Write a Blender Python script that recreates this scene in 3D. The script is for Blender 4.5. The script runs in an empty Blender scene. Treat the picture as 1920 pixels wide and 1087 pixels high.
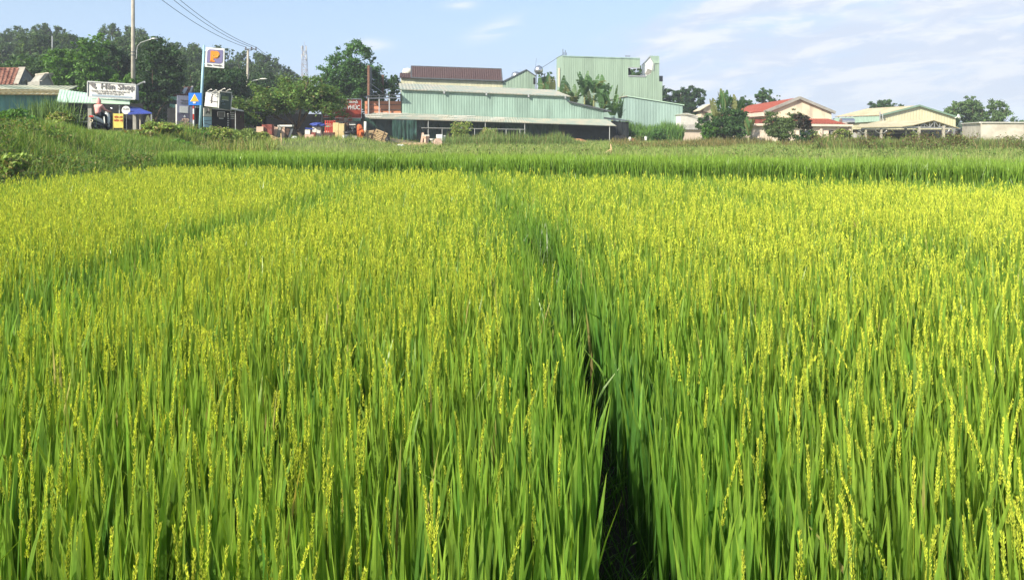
import bpy, math, random
import numpy as np
from mathutils import Vector, Matrix

C = bpy.context.scene
COL = C.collection
rng = np.random.default_rng(7)
random.seed(7)
R = math.radians

# ------------------------------------------------------------------ camera, sky, sun, exposure
HC = 2.1            # eye height above the paddy mud
F = 1423.0          # focal length in photo pixels (1920 wide)
HY = 245.0          # photo row of the horizon
cd = bpy.data.cameras.new('camera')
cam = bpy.data.objects.new('camera', cd); COL.objects.link(cam)
cam.location = (0, 0, HC); cam.rotation_euler = (R(90), 0, 0)
cd.sensor_width = 36; cd.lens = 36 * F / 1920
cd.shift_y = -(543.5 - HY) / 1920
cd.clip_start = 0.05; cd.clip_end = 6000
C.camera = cam

SUN_EL, SUN_AZ = 34.0, 224.0      # azimuth clockwise from the viewing direction (+Y)
w = bpy.data.worlds.new('World'); C.world = w; w.use_nodes = True
nt = w.node_tree; N = nt.nodes; L = nt.links
for n in list(N): N.remove(n)
out = N.new('ShaderNodeOutputWorld'); bg = N.new('ShaderNodeBackground')
sky = N.new('ShaderNodeTexSky'); sky.sky_type = 'NISHITA'; sky.sun_disc = False
sky.sun_elevation = R(SUN_EL); sky.sun_rotation = R(SUN_AZ)
sky.air_density = 1.0; sky.dust_density = 1.2; sky.ozone_density = 1.4
bg.inputs['Strength'].default_value = 0.100
def MN(op, a, b=None, c=None, clamp=False):
    m = N.new('ShaderNodeMath'); m.operation = op; m.use_clamp = clamp
    for i, v in enumerate((a, b, c)):
        if v is None: continue
        if isinstance(v, (int, float)): m.inputs[i].default_value = v
        else: L.new(v, m.inputs[i])
    return m.outputs[0]
tc = N.new('ShaderNodeTexCoord'); sp = N.new('ShaderNodeSeparateXYZ'); L.new(tc.outputs['Generated'], sp.inputs[0])
dx, dy, dz = sp.outputs
yy = MN('MAXIMUM', dy, 0.08)
U = MN('DIVIDE', dx, yy); V = MN('DIVIDE', dz, yy)
def sky_noise(sx, sy, scale, detail, rough, seed):
    cb = N.new('ShaderNodeCombineXYZ')
    # skewed so streaks climb gently to the right
    L.new(MN('MULTIPLY', U, sx), cb.inputs[0])
    L.new(MN('MULTIPLY', MN('SUBTRACT', V, MN('MULTIPLY', U, 0.12)), sy), cb.inputs[1]); cb.inputs[2].default_value = seed
    n = N.new('ShaderNodeTexNoise'); n.inputs['Scale'].default_value = scale; n.inputs['Detail'].default_value = detail
    n.inputs['Roughness'].default_value = rough; n.inputs['Distortion'].default_value = 0.35
    L.new(cb.outputs[0], n.inputs['Vector']); return n.outputs['Fac']
def sstep(x, a, b):
    mr = N.new('ShaderNodeMapRange'); mr.interpolation_type = 'SMOOTHSTEP'
    L.new(x, mr.inputs[0]); mr.inputs[1].default_value = a; mr.inputs[2].default_value = b
    return mr.outputs[0]
n1 = sky_noise(2.2, 7.0, 2.6, 8, 0.62, 1.3)
n2 = sky_noise(3.0, 14.0, 3.4, 9, 0.6, 5.1)
n3 = sky_noise(1.6, 3.4, 3.1, 5, 0.5, 9.7)
edge = MN('SUBTRACT', MN('SUBTRACT', U, 0.10), MN('MULTIPLY', MN('SUBTRACT', V, 0.105), 2.3))
edge = MN('ADD', edge, MN('MULTIPLY', MN('SUBTRACT', n3, 0.5), 0.42))
bank = sstep(edge, -0.04, 0.09)
low = sstep(V, 0.0, 0.07)
sheet = MN('MULTIPLY', MN('MULTIPLY', bank, sstep(n1, 0.22, 0.62)), MN('ADD', MN('MULTIPLY', low, 0.55), 0.45))
def wisp(u0, v0, su, sv, slope=0.25):
    a = MN('SUBTRACT', U, u0); b = MN('SUBTRACT', MN('SUBTRACT', V, v0), MN('MULTIPLY', a, slope))
    q = MN('ADD', MN('POWER', MN('ABSOLUTE', MN('DIVIDE', a, su)), 2.0), MN('POWER', MN('ABSOLUTE', MN('DIVIDE', b, sv)), 2.0))
    return MN('EXPONENT', MN('MULTIPLY', q, -1.0))
ws = wisp(-0.02, 0.133, 0.035, 0.010, 0.32)
for a in ((-0.185, 0.112, 0.022, 0.008, 0.0), (-0.07, 0.165, 0.02, 0.006, 0.1), (0.30, 0.086, 0.055, 0.010, 0.2), (0.38, 0.068, 0.035, 0.005, 0.2), (0.20, 0.118, 0.06, 0.008, 0.1), (0.60, 0.10, 0.07, 0.01, 0.05), (0.55, 0.16, 0.16, 0.012, 0.1)):
    ws = MN('MAXIMUM', ws, wisp(*a))
bright = MN('MULTIPLY', ws, sstep(n2, 0.36, 0.66))
bright = MN('MAXIMUM', bright, MN('MULTIPLY', bank, MN('MULTIPLY', sstep(n2, 0.44, 0.64), 0.85)))
def sky_mix(fac, a, col):
    m = N.new('ShaderNodeMix'); m.data_type = 'RGBA'; L.new(fac, m.inputs[0]); L.new(a, m.inputs[6]); m.inputs[7].default_value = (*col, 1); return m.outputs[2]
hz_ = MN('SUBTRACT', 1.0, MN('MULTIPLY', sstep(V, 0.0, 0.30), 0.85))
sm = sky_mix(hz_, sky.outputs[0], (2.95, 4.2, 6.2))
sm = sky_mix(MN('MULTIPLY', MN('SUBTRACT', 1.0, sstep(V, -0.01, 0.13)), 0.6), sm, (4.2, 4.95, 5.8))
sm = sky_mix(MN('MULTIPLY', sheet, 0.85), sm, (4.0, 4.4, 5.3))
sm = sky_mix(MN('MULTIPLY', bright, 0.85), sm, (5.8, 5.9, 6.15))
L.new(sm, bg.inputs[0]); L.new(bg.outputs[0], out.inputs[0])

sd = bpy.data.lights.new('sun', 'SUN'); sd.energy = 5.0; sd.angle = R(0.5); sd.color = (1.0, 0.93, 0.78)
so = bpy.data.objects.new('sun', sd); COL.objects.link(so)
_az = R(SUN_AZ); _el = R(SUN_EL)
tosun = Vector((math.sin(_az) * math.cos(_el), math.cos(_az) * math.cos(_el), math.sin(_el)))
so.rotation_euler = tosun.to_track_quat('Z', 'Y').to_euler()
so.location = (-30, -20, 40)
C.view_settings.view_transform = 'Standard'; C.view_settings.look = 'None'
C.view_settings.exposure = 0.84; C.view_settings.gamma = 1.0; C.view_settings.use_curve_mapping = False
try:
    C.cycles.max_bounces = 6; C.cycles.diffuse_bounces = 3; C.cycles.transmission_bounces = 3; C.cycles.transparent_max_bounces = 8
    C.cycles.volume_bounces = 0
except Exception: pass

# ------------------------------------------------------------------ helpers
def P(px, py, D):
    """photo pixel + distance -> point in the world"""
    return Vector(((px - 960) / F * D, D, HC + (HY - py) / F * D))
def tag(o, label=None, cat=None, group=None, kind=None):
    if label: o['label'] = label
    if cat: o['category'] = cat
    if group: o['group'] = group
    if kind: o['kind'] = kind
    return o
def root_loc(o):
    v = Vector((0, 0, 0))
    while o is not None:
        v += o.location; o = o.parent
    return v
def thing(name, loc, label, cat, group=None):
    o = bpy.data.objects.new(name, None); COL.objects.link(o); o.location = loc; o.empty_display_size = 0.3
    return tag(o, label, cat, group)
class MB:
    def __init__(s): s.v = []; s.f = []; s.m = []
    def add(s, vs, fs, mi=0):
        b = len(s.v); s.v += [tuple(v) for v in vs]; s.f += [tuple(i + b for i in f) for f in fs]; s.m += [mi] * len(fs); return s
    def box(s, c, size, rz=0, mi=0, M=None):
        hx, hy, hz = size[0] / 2, size[1] / 2, size[2] / 2
        rot = M if M is not None else Matrix.Rotation(rz, 3, 'Z')
        c = Vector(c)
        vs = [c + rot @ Vector((x * hx, y * hy, z * hz)) for z in (-1, 1) for x, y in ((-1, -1), (1, -1), (1, 1), (-1, 1))]
        return s.add(vs, [(3, 2, 1, 0), (4, 5, 6, 7), (0, 1, 5, 4), (1, 2, 6, 5), (2, 3, 7, 6), (3, 0, 4, 7)], mi)
    def beam(s, a, b, wd, hd=None, mi=0):
        a = Vector(a); b = Vector(b); d = b - a; l = d.length
        if l < 1e-6: return s
        q = d.to_track_quat('Z', 'Y').to_matrix()
        return s.box((a + b) / 2, (wd, hd or wd, l), M=q, mi=mi)
    def tube(s, pts, rad, n=8, mi=0, cap=True):
        pts = [Vector(p) for p in pts]; k = len(pts)
        if isinstance(rad, (int, float)): rad = [rad] * k
        vs = []
        for i, p in enumerate(pts):
            d = (pts[min(i + 1, k - 1)] - pts[max(i - 1, 0)]).normalized()
            a = d.orthogonal().normalized() if i == 0 else (pa - d * pa.dot(d)).normalized()
            pa = a; b = d.cross(a)
            for j in range(n):
                t = 2 * math.pi * j / n; vs.append(p + (a * math.cos(t) + b * math.sin(t)) * rad[i])
        fs = [(i * n + j, i * n + (j + 1) % n, (i + 1) * n + (j + 1) % n, (i + 1) * n + j) for i in range(k - 1) for j in range(n)]
        if cap: fs += [tuple(range(n - 1, -1, -1)), tuple((k - 1) * n + j for j in range(n))]
        return s.add(vs, fs, mi)
    def prism(s, poly, vec, mi=0):
        """closed solid: polygon (list of points) pushed along vec"""
        vec = Vector(vec); n = len(poly); poly = [Vector(p) for p in poly]
        vs = poly + [p + vec for p in poly]
        fs = [tuple(range(n)), tuple(range(2 * n - 1, n - 1, -1))] + [(i, i + n, (i + 1) % n + n, (i + 1) % n) for i in range(n)]
        return s.add(vs, fs, mi)
    def sphere(s, c, r, nu=12, nv=8, mi=0, jit=0):
        c = Vector(c); r = r if hasattr(r, '__len__') else (r, r, r)
        vs = [c + Vector((0, 0, -r[2]))]
        for i in range(1, nv):
            ph = math.pi * i / nv - math.pi / 2
            for j in range(nu):
                th = 2 * math.pi * j / nu; k = 1 + (random.random() - .5) * jit
                vs.append(c + Vector((r[0] * math.cos(ph) * math.cos(th) * k, r[1] * math.cos(ph) * math.sin(th) * k, r[2] * math.sin(ph) * k)))
        vs.append(c + Vector((0, 0, r[2]))); t = len(vs) - 1
        fs = [(0, 1 + (j + 1) % nu, 1 + j) for j in range(nu)]
        fs += [(1 + i * nu + j, 1 + i * nu + (j + 1) % nu, 1 + (i + 1) * nu + (j + 1) % nu, 1 + (i + 1) * nu + j) for i in range(nv - 2) for j in range(nu)]
        fs += [(1 + (nv - 2) * nu + j, 1 + (nv - 2) * nu + (j + 1) % nu, t) for j in range(nu)]
        return s.add(vs, fs, mi)
    def lathe(s, c, prof, n=14, mi=0, axis=None):
        c = Vector(c); M = Matrix.Identity(3) if axis is None else Vector(axis).to_track_quat('Z', 'Y').to_matrix()
        vs = [c + M @ Vector((r * math.cos(2 * math.pi * j / n), r * math.sin(2 * math.pi * j / n), z)) for r, z in prof for j in range(n)]
        fs = [(i * n + j, i * n + (j + 1) % n, (i + 1) * n + (j + 1) % n, (i + 1) * n + j) for i in range(len(prof) - 1) for j in range(n)]
        fs += [tuple(range(n - 1, -1, -1)), tuple((len(prof) - 1) * n + j for j in range(n))]
        return s.add(vs, fs, mi)
    def build(s, name, mats, parent=None, loc=None, smooth=False):
        me = bpy.data.meshes.new(name)
        off = root_loc(parent) if parent is not None else Vector(loc if loc is not None else (0, 0, 0))
        me.from_pydata([(x - off[0], y - off[1], z - off[2]) for x, y, z in s.v], [], s.f)
        for m in (mats if isinstance(mats, (list, tuple)) else [mats]): me.materials.append(m)
        if any(s.m): me.polygons.foreach_set('material_index', s.m)
        if smooth: me.polygons.foreach_set('use_smooth', [True] * len(s.f))
        me.update()
        o = bpy.data.objects.new(name, me); COL.objects.link(o)
        if parent is not None: o.parent = parent
        else: o.location = off
        return o
def np_obj(name, V_, Fq, mats, cols=None, mi=None, parent=None, loc=None, smooth=False):
    """fast mesh from numpy: V (n,3), F (m,k) quads or tris; cols (n,3) per vertex leaf / soil colour"""
    me = bpy.data.meshes.new(name); off = root_loc(parent) if parent is not None else Vector(loc if loc is not None else (0, 0, 0))
    V_ = np.asarray(V_, dtype=np.float64) - np.array(off)
    m, k = Fq.shape
    me.vertices.add(len(V_)); me.vertices.foreach_set('co', V_.astype(np.float32).ravel())
    me.loops.add(m * k); me.loops.foreach_set('vertex_index', Fq.astype(np.int32).ravel())
    me.polygons.add(m); me.polygons.foreach_set('loop_start', np.arange(0, m * k, k, dtype=np.int32))
    try: me.polygons.foreach_set('loop_total', np.full(m, k, dtype=np.int32))
    except Exception: pass
    if mi is not None: me.polygons.foreach_set('material_index', mi.astype(np.int32))
    me.polygons.foreach_set('use_smooth', np.full(m, smooth, dtype=bool))
    if cols is not None:
        a = me.color_attributes.new('tint', 'FLOAT_COLOR', 'POINT')
        a.data.foreach_set('color', np.concatenate([cols, np.ones((len(cols), 1))], 1).astype(np.float32).ravel())
    for mm in (mats if isinstance(mats, (list, tuple)) else [mats]): me.materials.append(mm)
    me.update(calc_edges=True); me.validate()
    o = bpy.data.objects.new(name, me); COL.objects.link(o)
    if parent is not None: o.parent = parent
    else: o.location = off
    return o
def copy_tree(o, parent=None):
    c = o.copy(); COL.objects.link(c)
    if parent is not None: c.parent = parent
    for ch in [x for x in bpy.data.objects if x.parent == o]: copy_tree(ch, c)
    return c

# ------------------------------------------------------------------ materials
def mat(name, col, rough=0.8, var=0.12, scale=1.5, col2=None, stretch=(1, 1, 1), bump=0.0, metal=0.0, spec=0.3, amt=(0.38, 0.62), bscale=None, coord='Object'):
    m = bpy.data.materials.new(name); m.use_nodes = True; t = m.node_tree; n = t.nodes; l = t.links
    b = n['Principled BSDF']; b.inputs['Roughness'].default_value = rough; b.inputs['Metallic'].default_value = metal
    b.inputs['Specular IOR Level'].default_value = spec
    tcn = n.new('ShaderNodeTexCoord'); mp = n.new('ShaderNodeMapping'); mp.inputs['Scale'].default_value = stretch
    l.new(tcn.outputs[coord], mp.inputs[0])
    ns = n.new('ShaderNodeTexNoise'); ns.inputs['Scale'].default_value = scale; ns.inputs['Detail'].default_value = 6; ns.inputs['Roughness'].default_value = 0.65
    l.new(mp.outputs[0], ns.inputs['Vector'])
    cr = n.new('ShaderNodeValToRGB'); cr.color_ramp.elements[0].position = amt[0]; cr.color_ramp.elements[1].position = amt[1]
    c1 = tuple(c * (1 - var) for c in col); c2 = col2 or tuple(min(1, c * (1 + var)) for c in col)
    cr.color_ramp.elements[0].color = (*c1, 1); cr.color_ramp.elements[1].color = (*c2, 1)
    l.new(ns.outputs['Fac'], cr.inputs[0]); l.new(cr.outputs[0], b.inputs['Base Color'])
    if bump:
        ns2 = n.new('ShaderNodeTexNoise'); ns2.inputs['Scale'].default_value = bscale or scale * 6; ns2.inputs['Detail'].default_value = 5
        l.new(tcn.outputs[coord], ns2.inputs['Vector'])
        bp = n.new('ShaderNodeBump'); bp.inputs['Strength'].default_value = bump; bp.inputs['Distance'].default_value = 0.05
        l.new(ns2.outputs['Fac'], bp.inputs['Height']); l.new(bp.outputs[0], b.inputs['Normal'])
    return m
def leafmat(name, trans=0.4, rough=0.5, spec=0.35, tt=(1.25, 1.15, 0.5)):
    """leaf: per-leaf colour from the mesh, reflects and lets light through"""
    m = bpy.data.materials.new(name); m.use_nodes = True; t = m.node_tree; n = t.nodes; l = t.links
    b = n['Principled BSDF']; b.inputs['Roughness'].default_value = rough; b.inputs['Specular IOR Level'].default_value = spec
    at = n.new('ShaderNodeAttribute'); at.attribute_name = 'tint'
    l.new(at.outputs['Color'], b.inputs['Base Color'])
    ge = n.new('ShaderNodeTexCoord'); mp_ = n.new('ShaderNodeMapping'); mp_.inputs['Scale'].default_value = (1, 1, .08); l.new(ge.outputs['Object'], mp_.inputs[0])
    nz = n.new('ShaderNodeTexNoise'); nz.inputs['Scale'].default_value = 160; l.new(mp_.outputs[0], nz.inputs['Vector'])
    rr = n.new('ShaderNodeMapRange'); l.new(nz.outputs['Fac'], rr.inputs[0]); rr.inputs[1].default_value = .3; rr.inputs[2].default_value = .7; rr.inputs[3].default_value = .72; rr.inputs[4].default_value = 1.22
    vm = n.new('ShaderNodeVectorMath'); vm.operation = 'SCALE'; l.new(at.outputs['Color'], vm.inputs[0]); l.new(rr.outputs[0], vm.inputs['Scale']); l.new(vm.outputs[0], b.inputs['Base Color'])
    tr = n.new('ShaderNodeBsdfTranslucent'); mx = n.new('ShaderNodeMix'); mx.data_type = 'RGBA'; mx.blend_type = 'MULTIPLY'; mx.inputs[0].default_value = 1
    l.new(vm.outputs[0], mx.inputs[6]); mx.inputs[7].default_value = (*tt, 1)
    l.new(mx.outputs[2], tr.inputs['Color'])
    ms = n.new('ShaderNodeMixShader'); ms.inputs[0].default_value = trans
    l.new(b.outputs[0], ms.inputs[1]); l.new(tr.outputs[0], ms.inputs[2]); l.new(ms.outputs[0], n['Material Output'].inputs[0])
    return m
M = {}
M['rice'] = leafmat('rice_leaf', 0.46, 0.38, 0.5, (1.6, 1.45, 0.5))
M['grain'] = leafmat('rice_grain', 0.42, 0.6, 0.2, (1.15, 1.1, 0.8))
M['leaf'] = leafmat('tree_leaf', 0.40, 0.5, 0.3, (1.35, 1.25, 0.6))
M['grass'] = leafmat('grass_blade', 0.42, 0.55, 0.3, (1.35, 1.25, 0.5))
M['bark'] = mat('bark', (0.13, 0.095, 0.065), 0.95, 0.3, 6, bump=0.5)
M['green_tin'] = mat('pale_green_tin', (0.235, 0.335, 0.28), 0.55, 0.16, .8, stretch=(1.2, 1.2, 0.2), spec=0.4)
M['green_tin2'] = mat('bluish_green_tin', (0.26, 0.365, 0.325), 0.55, 0.14, .8, stretch=(1.2, 1.2, 0.12), spec=0.4)
M['green_tin3'] = mat('soft_green_tin', (0.245, 0.33, 0.25), 0.55, 0.12, .8, stretch=(1.2, 1.2, 0.12), spec=0.4)
M['teal_tin'] = mat('teal_tin', (0.10, 0.25, 0.23), 0.55, 0.18, 1.5, stretch=(1.5, 1.5, 0.2))
M['roof_tin'] = mat('weathered_tin_roof', (0.34, 0.41, 0.35), 0.6, 0.15, 0.9, col2=(0.44, 0.40, 0.31), stretch=(1, 0.5, 1))
M['mint_roof'] = mat('mint_tin_roof', (0.42, 0.58, 0.45), 0.5, 0.1, 1.2)
M['cream_tin'] = mat('cream_tin', (0.50, 0.49, 0.33), 0.6, 0.08, 1.0, col2=(0.57, 0.54, 0.38), stretch=(1.5, 1.5, 0.1))
M['yellow_tin'] = mat('pale_yellow_tin', (0.60, 0.56, 0.37), 0.6, 0.08, 1.0, stretch=(1.5, 1.5, 0.15))
M['brown_tile'] = mat('brown_roof_tile', (0.085, 0.052, 0.05), 0.7, 0.2, 3)
M['red_tile'] = mat('red_roof_tile', (0.28, 0.07, 0.045), 0.8, 0.25, 2.5, bump=0.3)
M['old_tile'] = mat('rusty_roof_tile', (0.21, 0.07, 0.045), 0.9, 0.35, 2.2, col2=(0.32, 0.16, 0.11), bump=0.4)
M['pink_plaster'] = mat('pale_pink_plaster', (0.66, 0.54, 0.44), 0.9, 0.08, 1.2, stretch=(1, 1, 0.5))
M['stain_plaster'] = mat('stained_cream_plaster', (0.42, 0.36, 0.29), 0.95, 0.2, 0.9, col2=(0.66, 0.58, 0.42), stretch=(1, 1, 0.3), amt=(0.3, 0.55))
M['grey_plaster'] = mat('grey_plaster', (0.28, 0.27, 0.24), 0.95, 0.18, 1.2)
M['white_wall'] = mat('weathered_white_wall', (0.50, 0.45, 0.37), 0.95, 0.1, 0.5, col2=(0.64, 0.59, 0.49), stretch=(1, 1, 1.6))
M['white'] = mat('white_paint', (0.75, 0.75, 0.72), 0.6, 0.05, 3)
M['offwhite'] = mat('offwhite_paint', (0.62, 0.60, 0.54), 0.7, 0.08, 3)
M['sign_white'] = mat('sign_vinyl_white', (0.62, 0.61, 0.58), 0.5, 0.06, 4)
M['sign_grey'] = mat('sign_letter_grey', (0.16, 0.15, 0.15), 0.6, 0.1, 4)
M['sign_blue_grey'] = mat('sign_strip_blue_grey', (0.25, 0.31, 0.37), 0.5, 0.1, 4)
M['lilac'] = mat('lilac_vinyl', (0.26, 0.26, 0.34), 0.6, 0.1, 2)
M['violet_dark'] = mat('dark_violet_vinyl', (0.13, 0.12, 0.17), 0.6, 0.15, 2)
M['blue_sign'] = mat('blue_sign', (0.015, 0.15, 0.60), 0.4, 0.05, 3)
M['yellow_sign'] = mat('amber_sign', (0.85, 0.38, 0.02), 0.4, 0.05, 3)
M['board_yellow'] = mat('yellow_board', (0.55, 0.45, 0.10), 0.6, 0.12, 5)
M['red'] = mat('red_paint', (0.50, 0.05, 0.035), 0.5, 0.1, 3)
M['red_sign'] = mat('faded_red_vinyl', (0.42, 0.07, 0.04), 0.6, 0.2, 1.5)
M['brick_orange'] = mat('orange_panel', (0.60, 0.25, 0.14), 0.8, 0.1, 1.5)
M['orange'] = mat('orange_plastic', (0.55, 0.13, 0.04), 0.6, 0.15, 3)
M['blue_pole'] = mat('light_blue_paint', (0.30, 0.48, 0.57), 0.45, 0.06, 2)
M['blue_tarp'] = mat('blue_tarpaulin', (0.035, 0.06, 0.28), 0.6, 0.15, 1.5, bump=0.3)
M['purple_sign'] = mat('violet_sign', (0.20, 0.18, 0.33), 0.4, 0.04, 3)
M['orange_sign'] = mat('orange_sign', (0.80, 0.28, 0.03), 0.4, 0.04, 3)
M['dark_green_sign'] = mat('dark_green_vinyl', (0.035, 0.065, 0.06), 0.5, 0.1, 3)
M['lime'] = mat('olive_green_vinyl', (0.16, 0.22, 0.08), 0.5, 0.1, 3)
M['concrete'] = mat('concrete', (0.36, 0.33, 0.27), 0.9, 0.15, 2, bump=0.2)
M['steel'] = mat('galvanised_steel', (0.42, 0.43, 0.43), 0.45, 0.1, 4, metal=0.5)
M['steel_dark'] = mat('dark_steel', (0.09, 0.10, 0.11), 0.6, 0.15, 4)
M['rust'] = mat('rusty_steel', (0.17, 0.09, 0.06), 0.85, 0.3, 4)
M['stainless'] = mat('stainless_tank', (0.62, 0.62, 0.63), 0.28, 0.06, 2, metal=0.9)
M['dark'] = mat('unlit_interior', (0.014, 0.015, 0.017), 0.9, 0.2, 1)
M['net'] = mat('dark_green_netting', (0.018, 0.042, 0.034), 0.55, 0.35, 1.5, stretch=(1.3, 1.3, 0.3), bump=0.2)
M['tarp_green'] = mat('dark_green_tarpaulin', (0.02, 0.06, 0.045), 0.32, 0.3, 1.0, stretch=(1.3, 1.3, 0.3), spec=0.6)
M['netgrey'] = mat('charcoal_netting', (0.016, 0.020, 0.022), 0.8, 0.2, 1.0)
M['wood'] = mat('sawn_wood', (0.50, 0.36, 0.20), 0.85, 0.2, 3, stretch=(1, 1, 4))
M['wood_dark'] = mat('dark_wood', (0.07, 0.04, 0.028), 0.7, 0.2, 4)
M['wood_pale'] = mat('pale_plywood', (0.52, 0.40, 0.20), 0.8, 0.12, 2)
M['maroon'] = mat('maroon_lacquer', (0.22, 0.06, 0.045), 0.6, 0.15, 3)
M['pinkstone'] = mat('pinkish_board', (0.55, 0.38, 0.29), 0.85, 0.12, 2.5)
M['straw'] = mat('dry_straw', (0.42, 0.31, 0.13), 0.95, 0.25, 5, bump=0.6)
M['sand'] = mat('orange_sand', (0.36, 0.19, 0.09), 0.95, 0.15, 3, bump=0.3)
M['plastic_white'] = mat('white_plastic_sheet', (0.62, 0.66, 0.64), 0.35, 0.1, 4)
M['mint'] = mat('mint_plastic', (0.28, 0.55, 0.42), 0.5, 0.1, 3)
M['black'] = mat('black_plastic', (0.018, 0.018, 0.02), 0.5, 0.2, 4)
M['rubber'] = mat('rubber', (0.02, 0.02, 0.02), 0.85, 0.1, 5)
M['wire'] = mat('cable_black', (0.035, 0.04, 0.045), 0.7, 0.1, 3)
M['asphalt'] = mat('asphalt', (0.055, 0.054, 0.052), 0.9, 0.15, 3, bump=0.3)
M['pink_cloth'] = mat('pink_cotton', (0.78, 0.36, 0.33), 0.9, 0.08, 8)
M['navy_cloth'] = mat('dark_cotton', (0.022, 0.028, 0.04), 0.9, 0.1, 8)
M['skin'] = mat('skin', (0.42, 0.24, 0.16), 0.6, 0.05, 6)
M['scooter_white'] = mat('scooter_white', (0.66, 0.70, 0.68), 0.25, 0.04, 3, spec=0.5)
M['tail_red'] = mat('tail_lamp_red', (0.55, 0.05, 0.05), 0.25, 0.05, 3)
M['plate'] = mat('number_plate', (0.70, 0.60, 0.38), 0.5, 0.05, 5)
M['lampglass'] = mat('lamp_glass', (0.6, 0.6, 0.58), 0.3, 0.05, 5)
M['tower'] = mat('tower_paint', (0.22, 0.15, 0.16), 0.6, 0.3, 0.25, col2=(0.32, 0.32, 0.33), stretch=(0, 0, 1))
M['glass'] = mat('dark_glass', (0.03, 0.04, 0.045), 0.15, 0.1, 2, spec=0.5)

# ------------------------------------------------------------------ terrain
def sst(x): x = np.clip(x, 0, 1); return x * x * (3 - 2 * x)
def vnoise(x, y, s=1.0, seed=0):
    """smooth value noise in 0..1"""
    x = np.asarray(x, float) / s + seed * 17.13; y = np.asarray(y, float) / s + seed * 5.7
    xi = np.floor(x).astype(np.int64); yi = np.floor(y).astype(np.int64); fx = sst(x - xi); fy = sst(y - yi)
    def h(a, b):
        n = (a * 374761393 + b * 668265263 + seed * 974634) & 0x7fffffff
        n = ((n ^ (n >> 13)) * 1274126177) & 0x7fffffff
        return ((n ^ (n >> 16)) & 0xffff) / 65535.0
    return (h(xi, yi) * (1 - fx) + h(xi + 1, yi) * fx) * (1 - fy) + (h(xi, yi + 1) * (1 - fx) + h(xi + 1, yi + 1) * fx) * fy
def B1(X): return 22.2 - 0.33 * np.clip(X, -16, 22)      # far edge of the near paddy
def B2(X): return 27.63 - 0.31 * np.clip(X, -18, 24)     # far edge of the raised paddy behind it
def foot(Y): return np.interp(Y, [0, 28, 33, 45, 60, 90, 130, 200], [-12.2, -11.7, -14.3, -17, -21, -26, -32, -40])
def crest(Y): return np.interp(Y, [0, 28, 33, 45, 60, 90, 130, 200], [-19, -19, -19.3, -20.6, -22.6, -29.5, -38, -50])
def road_x(Y): return -24 - (Y - 43) * 0.21
def ground_z(X, Y):
    X = np.asarray(X, float); Y = np.asarray(Y, float)
    z = 0.4 * sst((Y - B1(X) + 0.05) / 0.35)
    z = z + 0.2 * sst((Y - B2(X)) / 0.8)
    z = z + 0.7 * sst((-8.5 - X) / 6) * sst((Y - 53) / 9)
    z = np.where(Y < 0.9, z + 0.45 * sst((0.9 - Y) / 0.5), z)
    f = foot(Y); c = crest(Y); t = sst((f - X) / (f - c))
    z = z * (1 - t) + np.interp(Y, [0, 29, 36, 60, 200], [2.25, 2.2, 1.92, 1.95, 2.2]) * t
    z = z + t * 0.12 * (vnoise(X, Y, 1.7, 3) - 0.5)
    hill = sst((Y - 105) / 80) * sst((-40 - X) / 60)
    z = z + 10 * hill
    return z
xs = np.unique(np.concatenate([np.linspace(-900, -70, 14), np.arange(-70, -30, 2.0), np.arange(-30, 26, 0.5), np.arange(26, 80, 3.0), np.linspace(80, 900, 14)]))
ys = np.unique(np.concatenate([np.linspace(-60, 0, 10), np.arange(0, 36, 0.35), np.arange(36, 70, 1.0), np.arange(70, 220, 5.0), np.linspace(220, 2500, 14)]))
GX, GY = np.meshgrid(xs, ys); GZ = ground_z(GX, GY)
nx, ny = len(xs), len(ys)
idx = np.arange(nx * ny).reshape(ny, nx)
FQ = np.stack([idx[:-1, :-1], idx[:-1, 1:], idx[1:, 1:], idx[1:, :-1]], -1).reshape(-1, 4)
mud = ((GY < B2(GX)) & (GX > foot(GY) - 0.5)).astype(float)[..., None]
yard = (sst((GY - 66) / 6) * sst((92 - GY) / 6) * sst((GX + 27) / 5) * sst((-5 - GX) / 4))[..., None]
gc = mud * np.array([0.035, 0.028, 0.018]) + (1 - mud) * np.array([0.13, 0.15, 0.05])
nn = vnoise(GX, GY, 3.0, 5)[..., None]
gc = gc * (0.8 + 0.4 * nn); gc = gc * (1 - yard) + yard * np.array([0.26, 0.20, 0.12])
gm = bpy.data.materials.new('soil'); gm.use_nodes = True
_n = gm.node_tree.nodes; _l = gm.node_tree.links; _b = _n['Principled BSDF']; _b.inputs['Roughness'].default_value = 0.95
_a = _n.new('ShaderNodeAttribute'); _a.attribute_name = 'tint'; _ns = _n.new('ShaderNodeTexNoise'); _ns.inputs['Scale'].default_value = 3; _ns.inputs['Detail'].default_value = 8
_tc = _n.new('ShaderNodeTexCoord'); _l.new(_tc.outputs['Object'], _ns.inputs['Vector'])
_r = _n.new('ShaderNodeValToRGB'); _r.color_ramp.elements[0].color = (0.6, 0.6, 0.6, 1); _r.color_ramp.elements[1].color = (1.35, 1.3, 1.2, 1); _l.new(_ns.outputs['Fac'], _r.inputs[0])
_m = _n.new('ShaderNodeMix'); _m.data_type = 'RGBA'; _m.blend_type = 'MULTIPLY'; _m.inputs[0].default_value = 1
_l.new(_a.outputs['Color'], _m.inputs[6]); _l.new(_r.outputs[0], _m.inputs[7]); _l.new(_m.outputs[2], _b.inputs['Base Color'])
_bp = _n.new('ShaderNodeBump'); _bp.inputs['Distance'].default_value = 0.05; _l.new(_ns.outputs['Fac'], _bp.inputs['Height']); _l.new(_bp.outputs[0], _b.inputs['Normal'])
g = np_obj('ground', np.stack([GX, GY, GZ], -1).reshape(-1, 3), FQ, gm, cols=gc.reshape(-1, 3), smooth=True)
tag(g, kind='structure')
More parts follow.
